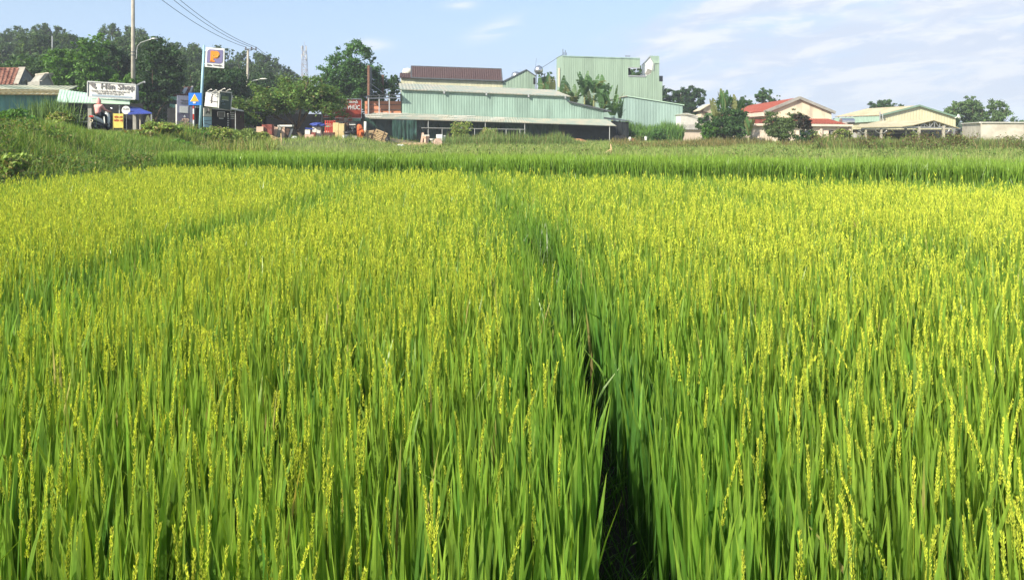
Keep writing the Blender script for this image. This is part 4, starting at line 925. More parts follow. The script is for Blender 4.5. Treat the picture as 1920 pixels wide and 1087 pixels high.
# ------------------------------------------------------------------ pink building with red roofs
G = face(1440, 97, 1565, 98); L_ = face(1440, 92, 1600, 93)
t = thing('red_roof_building', base_of(G, 1500), 'pale pink building with a red tiled roof and a stained gable', 'building')
bk = Vector((3.5, 34, 0))
MB().prism(G.poly([(1437, 209), (1499, 186), (1559, 209), (1559, 262), (1437, 262)]), bk).build('gable_wall', M['stain_plaster'], t)
a = G.at(1433, 209, .25); r = G.at(1499, 183.5, .25); e = G.at(1566, 210, .25)
tile_roof(a + bk, a, r, r + bk, M['red_tile'], t); tile_roof(e, e + bk, r + bk, r, M['red_tile'], t, 'rear_roof')
mb = MB(); mb.beam(a + Vector((0, 0, -.1)), r, .3, .35); mb.beam(r, e + Vector((0, 0, -.1)), .3, .35); mb.build('coping', M['grey_plaster'], t)
mb = MB(); mb.beam(a + Vector((0, 0, -.35)), a + bk + Vector((0, 0, -.35)), .5, .5); mb.build('eave_band', M['pink_plaster'], t)
# lower front wing
MB().prism(L_.poly([(1425, 238), (1597, 238), (1597, 268), (1425, 268)]), L_.back(3.6)).build('wing_wall', M['pink_plaster'], t)
mb = MB(); mb.prism([L_.at(1420, 231.5, .5), L_.at(1600, 233.5, .5), L_.at(1600, 237.5, .5), L_.at(1420, 236, .5)], L_.back(4.2)); mb.build('wing_eave', M['pink_plaster'], t)
a = L_.at(1422, 231.3, .4); b = L_.at(1586, 233, .4); c = G.at(1553, 223.5, .05); d = G.at(1437, 222.5, .05); tile_roof(a, b, c, d, M['red_tile'], t, 'wing_roof')
for px1, px2, nm in ((1554, 1564, 'door'), (1582, 1591, 'door')):
    dd = panel(L_, [(px1, 245), (px2, 245), (px2, 268), (px1, 268)], .1, .03).build(nm, M['dark'], t)
    panel(L_, [(px1 + 3.5, 247), (px2 - 1, 247), (px2 - 1, 268), (px1 + 3.5, 268)], .05, .06).build('door_leaf', M['grey_plaster'], dd)
for px in (1540, 1572, 1594): panel(L_, [(px - 2.2, 237.5), (px + 2.2, 237.5), (px + 2.2, 268), (px - 2.2, 268)], .3, .2).build('pilaster', M['pink_plaster'], t)
w_ = panel(L_, [(1499, 243), (1521, 243), (1521, 254), (1499, 254)], .1, .03).build('window', M['glass'], t)
mb = MB(); mb.beam(L_.at(1499, 244, .07), L_.at(1521, 244, .07), .08); mb.build('window_frame', M['offwhite'], w_)
# left long wing below the main roof
Q = face(1384, 112, 1440, 97.5)
MB().prism(Q.poly([(1384, 212), (1440, 208), (1440, 262), (1384, 260)]), Vector((.3, .6, 0))).build('side_wall', M['pink_plaster'], t)
mb = MB(); mb.prism([Q.at(1384, 216, .5), Q.at(1438, 214, .5), Q.at(1438, 217, .5), Q.at(1384, 219, .5)], Vector((.4, .5, 0))); mb.build('sun_hood', M['pink_plaster'], t)
a = Q.at(1388, 234, 1.8); b = Q.at(1436, 231.5, 1.8); tile_roof(a, b, Q.at(1438, 223, .1), Q.at(1392, 225, .1), M['red_tile'], t, 'side_roof')
p = L_.at(1590, 228, -1); mb = MB(); mb.tube([p + Vector((-.9, 0, 0)), p + Vector((.7, .1, 0))], .42, 12)
for s in (-.6, .4): mb.beam(p + Vector((s, 0, 0)), p + Vector((s, 0, -.9)), .08)
tag(mb.build('roof_tank', M['stainless'], t, smooth=False), None)

# ------------------------------------------------------------------ cream hall
Y_ = face(1652, 104, 1792, 106)
t = thing('cream_hall', base_of(Y_, 1720), 'large pale yellow hall with low gable and beige roof', 'hall')
mb = MB(); corr_px(mb, Y_, [(1653, 217), (1724, 199.5), (1792, 221)], .4, pitch=.42, amp=.018); mb.build('gable_wall', M['yellow_tin'], t)
a = Y_.at(1650, 216.5, .3); r = Y_.at(1724, 198, .3); e = Y_.at(1795, 220, .3); b1_ = P(1565, 219, 128); r1 = P(1690, 197.5, 128); bkv = b1_ - a
mb = MB(); roof_sheet(mb, a + bkv, a, r, r + bkv, pitch=.6); mb.build('roof', mat('beige_tin_roof', (0.50, 0.38, 0.22), .6, .1, .6, col2=(0.58, 0.50, 0.33)), t)
mb = MB(); roof_sheet(mb, e, e + bkv, r + bkv, r, pitch=.6); mb.build('rear_roof', M['roof_tin'], t)
mb = MB(); mb.beam(a, r, .14, .22); mb.beam(r, e, .14, .22); mb.build('verge_trim', mat('verge_green', (.20, .30, .22), .6, .1, 2), t)
p = Y_.at(1653, 217); q = p + bkv; q.z = p.z
MB().prism([Vector((p.x, p.y, .4)), Vector((q.x, q.y, .4)), q - Vector((0, 0, .1)), p - Vector((0, 0, .1))], Vector((.1, .1, 0))).build('side_wall', M['yellow_tin'], t)
MB().prism([p + Vector((-.25, 0, .05)), q + Vector((-.25, 0, .05)), q + Vector((-.3, 0, -.9)), p + Vector((-.3, 0, -.8))], Vector((.1, .1, 0))).build('gutter', M['mint_roof'], t)
p = Y_.at(1792, 221); q = p + bkv; MB().prism([Vector((p.x, p.y, .4)), Vector((q.x, q.y, .4)), q, p], Vector((-.1, 0, 0))).build('far_wall', M['yellow_tin'], t)
p = Y_.at(1650, 222, .5); mb = MB(); mb.tube([(p.x, p.y, .5), (p.x, p.y, p.z + .9)], .08, 6); mb.tube([(p.x + .35, p.y, .5), (p.x + .35, p.y, p.z + .6)], .08, 6); mb.build('downpipe', M['steel'], t)
p = Y_.at(1795, 219.5, .4); mb = MB(); mb.lathe(p, [(.05, 0), (.28, .12), (.33, .3)], 10, axis=(.6, -.6, .3)); mb.tube([p, p - Vector((.35, 0, .15))], .05, 5); mb.build('floodlight', M['white'], t)
# canopy shed in front of it
Z_ = face(1600, 88, 1800, 92)
t = thing('canopy_shed', base_of(Z_, 1700), 'open sided canopy with trussed gable and curved brackets before the cream hall', 'canopy')
bk = Z_.back(9)
mb = MB(); a = Z_.at(1712, 236, .2); r = Z_.at(1752, 226.5, .2); e = Z_.at(1798, 241, .2)
for (u_, v_) in ((a, r), (r, e)): mb.prism([u_, v_, v_ + bk, u_ + bk], (0, 0, .09))
a2 = Z_.at(1606, 240, .3); m2 = Z_.at(1692, 238.5, .3); mb.prism([a2, m2, a, Z_.at(1700, 231.5, -5), Z_.at(1612, 234, -5)], (0, 0, .09))
mb.prism([m2, a, r, Z_.at(1700, 231.5, -5)], (0, 0, .07))
mb.build('roof', mat('sandy_tin_roof', (0.50, 0.43, 0.26), .6, .12, .8, col2=(.60, .53, .35)), t)
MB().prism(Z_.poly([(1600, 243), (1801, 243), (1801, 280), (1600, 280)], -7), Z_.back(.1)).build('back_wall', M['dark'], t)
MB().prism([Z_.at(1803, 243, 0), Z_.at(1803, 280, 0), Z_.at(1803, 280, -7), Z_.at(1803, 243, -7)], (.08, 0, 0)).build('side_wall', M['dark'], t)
mb = MB(); tp = lambda px: Z_.at(px, float(np.interp(px, [1712, 1752, 1798], [237, 228, 242]))); lo = lambda px: Z_.at(px, float(np.interp(px, [1712, 1800], [238.5, 241])))
mb.beam(lo(1710), lo(1800), .12, .16); mb.beam(Z_.at(1615, 241.5), lo(1712), .12, .2)
ks = [1722, 1733, 1743, 1752, 1762, 1773, 1785]
for i, k in enumerate(ks): mb.beam(lo(k), tp(k), .07)
for i in range(len(ks) - 1): mb.beam(lo(ks[i]) if i % 2 == 0 else tp(ks[i]), tp(ks[i + 1]) if i % 2 == 0 else lo(ks[i + 1]), .07)
mb.build('truss', M['steel'], t)
for px, top in ((1623, 242), (1652, 241), (1698, 240), (1723, 238), (1769, 236), (1788, 242)):
    p = Z_.at(px, top, -2 if px in (1698, 1788) else 0); MB().box(((p.x), p.y, (p.z + .4) / 2), (.26 if px > 1715 else .2, .26, p.z - .4)).build('column', M['concrete'] if px not in (1698, 1788) else M['steel'], t)
for px, s in ((1723, -1), (1769, 1), (1652, -1), (1652, 1), (1623, -1)):
    pts = [Z_.at(px + s * 11 * math.sin(q), 250.5 - 8.5 * (1 - math.cos(q)) - .0, .05) for q in (0, .5, 1, 1.35, 1.57)]
    MB().tube(pts, .05, 6).build('curved_bracket', M['steel'], t)
mb = MB()
for y in (246, 250): mb.beam(Z_.at(1610, y, -3), Z_.at(1795, y, -3), .08)
mb.build('inner_beam', M['steel'], t)
p = Z_.at(1611, 253, -.5); t = MB(); t.prism(Z_.poly([(1604, 262), (1608, 251), (1613, 248.5), (1616, 250), (1617, 262)], -1), Z_.back(1)); tag(t.build('cement_heap', M['grey_plaster'], loc=(p.x, p.y, .6)), 'grey heap under the left end of the canopy', 'heap')
# white wall building
X1 = face(1839, 78, 1960, 79)
t = thing('white_wall_building', base_of(X1, 1880), 'flat roofed weathered white wall building at the far right', 'building')
a = X1.at(1839, 230.5); q = P(1804, 237.5, 92); x2 = X1.at(1975, 231.5)
bp = [Vector((a.x, a.y, .3)), Vector((x2.x, x2.y, .3)), Vector((x2.x, 92, .3)), Vector((q.x, 92, .3))]; hz2 = a.z - .3
MB().prism(bp, (0, 0, hz2)).build('wall', M['white_wall'], t)
mb = MB(); z = a.z
for (u_, v_) in ((a, x2), (a, Vector((q.x, 92, z)))): mb.beam((u_.x, u_.y, z + .04), (v_.x, v_.y, z + .04), .3, .1)
mb.build('coping', M['offwhite'], t)

# ------------------------------------------------------------------ left village: sheds, shop, signs
E1 = face(-120, 60, 112, 66); E2 = face(107, 64.5, 300, 65)
t = thing('teal_shed', base_of(E1, 20), 'long teal corrugated shed with a streaky weathered roof edge at far left', 'shed')
mb = MB(); corr_px(mb, E1, [(-120, 172), (110, 178)], 1.9, pitch=.3); p = E1.at(110, 178); bk = Vector((-2, 8, 0)); mb.add([Vector((p.x, p.y, 1.9)), Vector((p.x, p.y, 1.9)) + bk, p + bk, p], [(0, 1, 2, 3)]); mb.build('wall', M['teal_tin'], t)
mb = MB(); a = E1.at(-120, 176, .5); b = E1.at(111, 177.5, .5); roof_sheet(mb, a, b, b + Vector((-1, 4.6, 1.0)), a + Vector((-1, 4.6, 1.0))); mb.build('roof', mat('streaky_tin_roof', (.30, .36, .26), .7, .25, 1.2, col2=(.55, .53, .38), stretch=(.25, 1, 1)), t)
mb = MB()
for k, y in enumerate((178.5, 176, 173.2, 170.4)): mb.beam(E1.at(-120, y - 2.5, .52 - k * .35) + Vector((0, 0, .05)), E1.at(111, y + .6, .52 - k * .35) + Vector((0, 0, .05)), .05, .1)
mb.build('roof_batten', M['straw'], t)
mb = MB()
for px in (8, 30, 52, 74, 96): mb.beam(E1.at(px, 178.5, .3), E1.at(px, 178.5, -.1), .1, .1)
mb.build('rafter_end', M['steel_dark'], t)
# shop front with mint roof
t = thing('shop', base_of(E2, 200), 'open fronted shop with mint green tin roof behind the scooter', 'shop')
mb = MB(); a = E2.at(106, 191, 1.3); b = E2.at(243, 195.5, 1.3); c = E2.at(243, 184.5, -1.0); d = E2.at(112, 168, -1.5); roof_sheet(mb, a, b, c, d, pitch=.24, amp=.02); mb.build('roof', M['mint_roof'], t)
MB().prism([E2.at(172, 185, 1.45), E2.at(243, 187.5, 1.45), E2.at(243, 196, 1.45), E2.at(172, 193.5, 1.45)], E2.back(.06)).build('fascia', M['mint_roof'], t)
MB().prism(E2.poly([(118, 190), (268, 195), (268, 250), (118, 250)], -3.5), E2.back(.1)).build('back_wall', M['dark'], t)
MB().prism([E2.at(118, 191, 0), E2.at(118, 250, 0), E2.at(118, 250, -3.5), E2.at(118, 191, -3.5)], (-.1, 0, 0)).build('side_wall', M['steel_dark'], t)
for px, wd, m in ((170, .32, 'grey_plaster'), (253.5, .28, 'grey_plaster'), (263, .12, 'concrete')):
    p = E2.at(px, 195, .7); zt = p.z if px < 200 else E2.at(px, 207, .7).z; MB().box((p.x, p.y, (zt + 2.1) / 2), (wd, wd, zt - 2.1)).build('pillar', M[m], t)
mb = MB()
for y in (216, 222, 228): mb.beam(E2.at(124, y, -.5), E2.at(166, y, -.5), .06)
mb.build('shelf', M['steel_dark'], t)
mb = MB(); mb.beam(E2.at(224, 197, .9), E2.at(224, 213, .9), .07); mb.build('hanging_pipe', M['steel'], t)
# blue awning
t = thing('blue_awning', base_of(E2, 262), 'sagging blue tarpaulin awning at the right end of the shop', 'awning')
a = E2.at(243, 201, .6); b = E2.at(257, 201.5, .6); c = E2.at(285, 211.5, 2.4); d = E2.at(240, 213.5, 2.6); e = E2.at(244, 200, -2); f_ = E2.at(262, 202, -2)
mb = MB(); mb.add([a, b, c, d, e, f_, c + Vector((0, 0, -.08)), d + Vector((0, 0, -.08))], [(0, 3, 2, 1), (4, 0, 1, 5), (1, 2, 6, 5), (0, 4, 7, 3), (3, 7, 6, 2), (4, 5, 6, 7)]); mb.build('canopy', M['blue_tarp'], t)
mb = MB(); p = E2.at(284, 211.5, 2.3); mb.tube([(p.x, p.y, 2), p], .05, 6); mb.build('pole', M['steel'], t)
# shop signboard
SG = face(165, 63.2, 256, 63.3)
t = thing('shop_sign', base_of(SG, 210), 'long white signboard with grey script lettering on the shop roof', 'sign')
pts = [(164.5, 153), (254.5, 159), (253.5, 186.5), (164.5, 181.5)]
panel(SG, pts, .35, 0).build('board', M['sign_white'], t)
mb = MB(); cs = SG.poly(pts, .03)
for i in range(4): mb.beam(cs[i], cs[(i + 1) % 4], .07, .1)
mb.build('frame', M['steel'], t)
MB().prism([SG.at(255.3, 159.5, 0), SG.at(255.3, 187, 0), SG.at(259.5, 189, -1.9), SG.at(258.8, 163, -1.9)], Vector((.05, 0, 0))).build('end_panel', M['lilac'], t)
sl = -.043
text('Hân Shop', .66, M['sign_grey'], t, SG.at(188, 166.3, .06), SG, bold=.012, slope=sl, sx=1.1)
text('Chuyên sỉ lẻ quần áo thời trang nam nữ', .225, M['sign_grey'], t, SG.at(170, 171.2, .06), SG, slope=sl, sx=.86)
text('hàng mới về mỗi ngày giá rẻ', .215, M['sign_grey'], t, SG.at(181, 175.8, .06), SG, slope=sl, sx=.88)
MB().prism(SG.poly([(172, 176.8), (247, 181.5), (247, 184.5), (172, 180.2)], .05), SG.back(.03)).build('blue_strip', M['sign_blue_grey'], t)
mb = MB()
for (x, y) in ((170, 157), (173, 159.5), (176, 158), (175, 162), (178, 164)): mb.lathe(SG.at(x, y, .05), [(.02, 0), (.12, .01), (.1, .02)], 8, axis=(SG.n.x, SG.n.y, 0))
mb.tube(SG.poly([(236, 165), (240, 166.5), (243, 164.5)], .06), .03, 5); mb.build('ornament', M['sign_grey'], t)
for k in range(2):
    p = SG.at(256, 160 + k * 1.2, -.3 - k * .8); MB().tube([p, p + Vector((.5, -.3, .18)), p + Vector((.95, -.6, .28)), p + Vector((1.05, -.65, .2))], .035, 6).build('sign_lamp', M['steel'], t)
# hooks and round grey sign, yellow board
t = thing('round_sign', base_of(E2, 236, 2.2), 'round grey disc sign beside the blue awning', 'sign')
c = E2.at(236.5, 207, 2.2); MB().lathe(c, [(.34, -.04), (.35, 0), (.34, .04), (.3, .05), (.02, .05)], 24, axis=(E2.n.x, E2.n.y, 0)).build('disc', M['sign_white'], t)
text('Cà phê', .17, M['sign_grey'], t, c + Vector((-.25, -.08, .05)), E2)
mb = MB(); mb.beam(c + Vector((0, .08, 0)), (c.x, c.y + .08, 2.1), .05); mb.build('pole', M['steel_dark'], t)
t = thing('yellow_board', base_of(E2, 221, 3.5), 'small yellow notice board with faded red writing standing in the verge', 'sign')
YB = Face((E2.at(200, 0, 4).x, E2.at(200, 0, 4).y), (E2.at(260, 0, 4).x, E2.at(260, 0, 4).y))
panel(YB, [(212, 213), (231, 213.5), (231, 240), (212, 240)], .05).build('board', M['board_yellow'], t)
text('SỬA XE', .19, M['red'], t, YB.at(214, 221, .03), YB, sx=.98, bold=.004); text('RỬA XE', .2, M['red'], t, YB.at(213.6, 227.5, .03), YB, sx=.98, bold=.004)
mb = MB()
for px in (212.3, 230.7): mb.beam(YB.at(px, 212.5, -.02), (YB.at(px, 212).x, YB.at(px, 212).y, 2.1), .05)
mb.build('frame', M['board_yellow'], t)
# tiled house at far left and small gabled outhouse
HL = face(-40, 76, 48, 78)
t = thing('tiled_house', base_of(HL, 20), 'old house with a rusty red tile roof and grey gable at far left', 'house')
rx_ = Vector((1.9, 0.4, 0))
a = HL.at(-60, 159, .6); b = HL.at(33, 159, .6); c = HL.at(46, 128.5, -3); d = HL.at(-60, 128, -3); tile_roof(a, b, c, d, M['old_tile'], t)
e1 = b + Vector((.1, 0, .05)); e2 = c + Vector((.1, 0, .05)); MB().prism([e1 - Vector((.9, 0, 0)), e1, e2, e2 - Vector((.75, 0, 0))], (0, 0, .1)).build('verge', M['concrete'], t)
g1 = b; g2 = c; g3 = P(77, 161, 84); MB().prism([Vector((g1.x, g1.y, 2)), g1, g2, g3, Vector((g3.x, g3.y, 2))], Vector((-.25, .2, 0))).build('gable_wall', M['grey_plaster'], t)
MB().prism([c, g3 + Vector((.3, 0, 0)), g3 + Vector((-6, 3, 0)), c + Vector((-8, 0, 0))], (0, 0, .1)).build('rear_roof', M['old_tile'], t)
mb = MB(); q1 = P(40, 155, 78.5); q2 = P(47, 147, 79.3); q3 = P(53, 158, 80.2)
mb.beam(q1, q2, .25, .25); mb.beam(q2, q3, .25, .25); mb.build('gable_ornament', M['concrete'], t)
MB().prism(HL.poly([(-60, 158), (33, 158), (33, 200), (-60, 200)], 0), HL.back(6)).build('wall', M['grey_plaster'], t)
panel(HL, [(14, 162), (30, 162), (30, 166), (14, 166)], .1, .1).build('window', M['dark'], t)
HO = face(73, 72, 101, 73)
t = thing('outhouse', base_of(HO, 88), 'tiny grey gabled outhouse behind the teal shed roof', 'outhouse')
MB().prism(HO.poly([(79, 152), (89, 139.5), (101, 164.5), (101, 240), (74, 240), (74, 152)]), HO.back(3)).build('wall', M['grey_plaster'], t)
mb = MB(); mb.prism([HO.at(73.5, 151, .3), HO.at(80, 151, .3), HO.at(91, 138, .2), HO.at(84, 138, .2)], Vector((-.2, 1.2, .12))); mb.build('roof', M['concrete'], t)
MB().prism([HO.at(91, 138, .2), HO.at(103, 165, .2), HO.at(103, 165, .2) + HO.back(3.4), HO.at(91, 138, .2) + HO.back(3.4)], (0, 0, .12)).build('rear_roof', M['concrete'], t)

# poles
def pole_z(px, D): x = (px - 960) / F * D; return x, gz(x, D)
x, z = pole_z(250, 70); PB = Vector((x, 70, 0)); Ztop1 = P(250, -62, 70).z
t = thing('concrete_pole', (x, 70, z), 'tall concrete pole rising out of the top of the picture with a lamp arm', 'utility pole')
MB().tube([(x, 70, z - .3), (x - .04, 70, Ztop1)], [.22, .13], 12).build('shaft', M['concrete'], t, smooth=True)
mb = MB(); mb.beam((x - 1.1, 70, Ztop1 - .4), (x + 1.1, 70, Ztop1 - .4), .1, .1)
mb.build('cross_arm', M['steel'], t)
ins1 = []
for dx_ in (-1.0, .35, 1.0):
    MB().lathe((x + dx_, 70, Ztop1 - .35), [(.03, 0), (.07, .06), (.04, .12), (.07, .18), (.03, .25)], 8).build('insulator', M['wood_dark'], t); ins1.append(Vector((x + dx_, 70, Ztop1 - .1)))
a = P(256.5, 110, 70); pts = [a, P(256.3, 96, 70), P(258, 87, 70), P(264, 80.5, 69.6), P(275, 76.5, 69), P(285, 73.8, 68.5)]
arm = MB().tube([PB + Vector((0, 0, a.z))] + pts, .045, 8).build('lamp_arm', M['steel'], t, smooth=True)
mb = MB(); q = P(289, 73, 68.2); mb.sphere(q, (.34, .14, .09), 10, 6); mb.build('lamp_head', M['steel'], arm, smooth=True)
mb = MB()
for y in (98, 104): c = P(250, y, 70); mb.lathe(c, [(.19, -.05), (.2, 0), (.19, .05)], 10)
mb.build('clamp_band', M['steel_dark'], t)
x2, z2 = pole_z(463, 100); p = P(465, 92, 100)
t = thing('concrete_pole', (x2, 100, z2), 'slightly leaning utility pole with a short cross arm behind the flat tree', 'utility pole')
MB().tube([(x2, 100, z2 - .3), (p.x, 100, p.z)], [.2, .13], 12).build('shaft', M['concrete'], t, smooth=True)
mb = MB(); ca = P(459, 92.5, 100); cb = P(480, 92.5, 99); mb.beam(ca, cb, .09, .12); mb.beam(P(465, 97, 100), P(475, 93, 99.4), .05); mb.build('cross_arm', M['steel_dark'], t)
ins2 = []
for px in (461, 471.5, 480):
    q = P(px, 91, 100); MB().lathe(q, [(.04, -.3), (.1, -.18), (.06, -.05), (.1, .08), (.04, .2)], 8).build('insulator', M['wood_dark'], t); ins2.append(q + Vector((0, 0, .15)))
q = P(460, 172, 100); MB().box(q, (.35, .35, .6)).build('meter_box', M['offwhite'], t)
wl = ['lowest overhead cable sagging between the two utility poles', 'middle overhead cable sagging between the two utility poles', 'upper overhead cable sagging between the two utility poles']

for i, l in enumerate(wl):
    # extrapolate through the two observed points to the pole beyond the frame
    b = ins2[i]; a = ins1[i]; pts = []
    for k in range(25):
        s = k / 24; pt = a.lerp(b, s); pt.z -= 1.5 * 4 * s * (1 - s) * .62; pts.append(pt)
    tag(MB().tube(pts, .028, 5).build('overhead_cable', M['wire'], loc=b), l, 'cable', 'overhead cables along the road')
for i, (px, py, l) in enumerate(((520, 128, 'cable dropping right from the far utility pole'), (508, 122, 'second cable dropping behind the flat tree'))):
    b = ins2[2 - i]; a = P(px + 90, py + 34, 165); pts = [b.lerp(a, s / 10) - Vector((0, 0, 3 * (s / 10) * (1 - s / 10))) for s in range(11)]
    tag(MB().tube(pts, .03, 5).build('overhead_cable', M['wire'], loc=b), l, 'cable', 'overhead cables along the road')
x, z = pole_z(469, 108)
t = thing('street_lamp', (x, 108, z), 'street lamp with a long arm right of the leaning utility pole', 'street lamp')
pts = [(x, 108, z), P(469, 160, 108), P(470, 155, 108), P(474, 151.5, 107.5), P(487, 149.5, 106.5)]
MB().tube(pts, [.09, .06, .06, .05, .045], 8).build('post', M['steel'], t, smooth=True)
q = P(494, 148.3, 106); MB().sphere(q, (.55, .16, .1), 10, 6).build('lamp_head', M['offwhite'], t, smooth=True)
for i, (px, D, yt, wl_) in enumerate(((98, 95, 68, 'thin grey pole standing in front of the wooded hill'), (436, 84, 179, 'short grey vent pipe behind the dark green billboard'))):
    x, z = pole_z(px, D); p = P(px, yt, D); tag(MB().tube([(x, D, z), p], .07, 7).build('thin_pole', M['steel'], loc=(x, D, z)), wl_, 'pole')
# communications tower
D = 300; x = (571 - 960) / F * D; t = thing('lattice_tower', (x, D, gz(x, D)), 'slender lattice communications tower on the skyline', 'tower')
mb = MB(); zt = P(0, 86, D).z; z0 = gz(x, D)
def tw(z_): return 1.6 - 1.0 * (z_ - z0) / (zt - z0)
for sx in (-1, 1):
    for sy in (-1, 1): mb.beam((x + sx * 1.6, D + sy * 1.6, z0), (x + sx * .6, D + sy * .6, zt), .16)
z_ = z0; kk = 0
while z_ < zt - 2:
    w0, w1 = tw(z_), tw(z_ + 2)
    for sy in (-1, 1): mb.beam((x - w0 * (1 if kk % 2 else -1), D + sy * w0, z_), (x + w1 * (1 if kk % 2 else -1), D + sy * w1, z_ + 2), .13); mb.beam((x - w0, D + sy * w0, z_), (x + w0, D + sy * w0, z_), .1)
    z_ += 2; kk += 1
mb.build('lattice', M['tower'], t)
for i, (dx_, dz_) in enumerate(((-.9, -1.2), (.9, -1.2), (0, -3.2), (-.9, -4.5), (.9, -4.5))): MB().box((x + dx_, D - .8, zt + dz_), (.35, .3, 1.8)).build('antenna', M['steel'], t)
MB().tube([(x, D, zt), (x, D, zt + 1.6)], .08, 5).build('spike', M['steel'], t)

# fuel station sign
D = 55; x, z = pole_z(374.5, D); p = P(382.5, 85, D)
t = thing('fuel_sign', (x, D, z), 'square white sign with an orange letter P on a leaning light blue pole', 'sign')
MB().tube([(x, D, z - .2), p], [.115, .075], 12).build('pole', M['blue_pole'], t, smooth=True)
FS = Face((P(384, 0, D).x, D - .1), (P(420, 0, D + .3).x, D + .2))
pts = [(386, 89), (421, 91.5), (420, 128.5), (384, 125.5)]
panel(FS, pts, .14, .05).build('board', M['white'], t)
def rrect(fc, c4, r, off, th, m, nm):
    A, B, C_, D_ = [fc.at(px, py, off) for px, py in c4]
    def bl(u, v): return A.lerp(B, u).lerp(D_.lerp(C_, u), v)
    poly = []
    for (cu, cv, a0, rr) in ((1 - r, 1 - r, 0, r), (.0 + .02, 1 - .02, 90, .02), (r, r, 180, r), (1 - .02, .02, 270, .02)):
        for k in range(6):
            an = R(a0 + 18 * k); poly.append(bl(cu + rr * math.cos(an), cv + rr * math.sin(an)))
    return MB().prism(poly, Vector((-fc.n.x * th, -fc.n.y * th, 0))).build(nm, m, t)
rrect(FS, [(389, 92.5), (418, 94.6), (417.2, 120), (387.3, 117.8)], .2, .075, .02, M['purple_sign'], 'violet_field')
def uv(px, py, off=.095): return FS.at(px, py, off)
mb = MB(); mb.prism([uv(395, 95.5), uv(401, 95.8), uv(400, 116.8), uv(394, 116.4)], Vector((0, .02, 0)))
cx, cy = 404.5, 103; mb.prism([uv(cx + 7.2 * math.cos(R(a)), cy + 7.2 * math.sin(R(a)), .1) for a in range(0, 360, 20)], Vector((0, .02, 0)))
mb.prism([uv(393.6, 113.5), uv(402.5, 114), uv(402.5, 116.8), uv(393.6, 116.3)], Vector((0, .025, 0))); mb.build('letter_p', M['orange_sign'], t)
mb = MB(); mb.tube([uv(cx + 5.2 * math.cos(R(a)), cy + 1 + 3.6 * math.sin(R(a)), .115) for a in range(-60, 200, 25)], .025, 5); mb.build('letter_swirl', M['board_yellow'], t)
text('50m', .19, M['sign_grey'], t, FS.at(387.5, 123.5, .08), FS, bold=.004)
mb = MB(); mb.prism([uv(399.5, 121.3), uv(411, 122.3), uv(411, 121.3), uv(416.5, 123.5), uv(411, 125.2), uv(411, 124.2), uv(399.5, 122.8)], Vector((0, .02, 0))); mb.build('arrow', M['sign_grey'], t)
mb = MB()
for y in (95, 120): mb.beam(P(382, y, D), FS.at(388, y, -.05), .06)
mb.build('bracket', M['blue_pole'], t)
# striped warning sign post
D = 49; x, z = pole_z(363, D); z = min(z, P(0, 252, D).z)
t = thing('warning_sign', (x, D, z), 'blue square road sign with an amber triangle on a red and white striped post', 'road sign')
TS = Face((P(354, 0, D).x, D - .06), (P(378, 0, D).x, D - .02))
panel(TS, [(353.5, 174.5), (378, 174.5), (377.5, 197.5), (353.5, 197.5)], .03, .05).build('plate', M['blue_sign'], t)
MB().prism(TS.poly([(356.2, 190.6), (364.8, 175.8), (373, 190.6)], .07), Vector((0, .015, 0))).build('triangle_border', M['sign_white'], t)
MB().prism(TS.poly([(357.6, 189.8), (364.8, 177.4), (371.6, 189.8)], .085), Vector((0, .015, 0))).build('amber_triangle', M['yellow_sign'], t)
MB().prism(TS.poly([(361.5, 191.2), (367.2, 191.2), (366.6, 194.3), (362, 194.3)], .08), Vector((0, .015, 0))).build('white_tab', M['sign_white'], t)
ed = [193, 204, 214, 225, 236, 247]; zs = [P(0, y, D).z for y in ed] + [z]
for i in range(6): MB().tube([(x, D, zs[i]), (x, D, zs[i + 1])], .048, 10).build('post_band', M['red' if i % 2 == 0 else 'white'], t)
# tall lilac banner
BN = face(331, 54, 360, 54.6)
t = thing('banner_board', base_of(BN, 345), 'tall lilac and dark violet banner board with a pale square', 'sign')
panel(BN, [(332.5, 179), (355, 180), (354, 213), (332, 211.5)], .1).build('upper_banner', M['lilac'], t)
panel(BN, [(332, 211.6), (354, 213.1), (354, 243), (332, 240)], .1).build('lower_banner', M['violet_dark'], t)
panel(BN, [(337, 199), (352.5, 200), (352.5, 212.4), (337, 211.2)], .03, .03).build('pale_square', M['lime'] if False else M['sign_white'], t)
mb = MB(); rnd = random.Random(4)
for i in range(16):
    cx, cy = 345 + rnd.uniform(-3, 8), 231 + rnd.uniform(-7, 8); r = rnd.uniform(.06, .16)
    mb.lathe(BN.at(cx, cy, .02), [(.01, 0), (r, .0), (r * .9, .012)], 7, axis=(BN.n.x, BN.n.y, 0))
mb.build('flower_print', M['pinkstone'], t)
MB().prism(BN.poly([(344, 219.5), (346, 215.5), (348.5, 219.8)], .02), Vector((0, .01, 0))).build('white_mark', M['white'], t)
text('Thợ may', .16, M['sign_grey'], t, BN.at(338, 189.5, .02), BN); text('ÁO DÀI CƯỚI', .15, M['sign_grey'], t, BN.at(338, 194.5, .02), BN, sx=.8)
MB().beam(BN.at(331, 196, -.1), (BN.at(331, 196, -.1).x, BN.at(331, 196, -.1).y, gz(BN.at(331, 0).x, 54)), .09).build('post', M['offwhite'], t)
mb = MB(); mb.prism(BN.poly([(355.5, 200), (360.5, 200), (360.5, 238), (355.5, 238)], -.4), Vector((0, .05, 0))); mb.build('side_strip', M['lilac'], t)
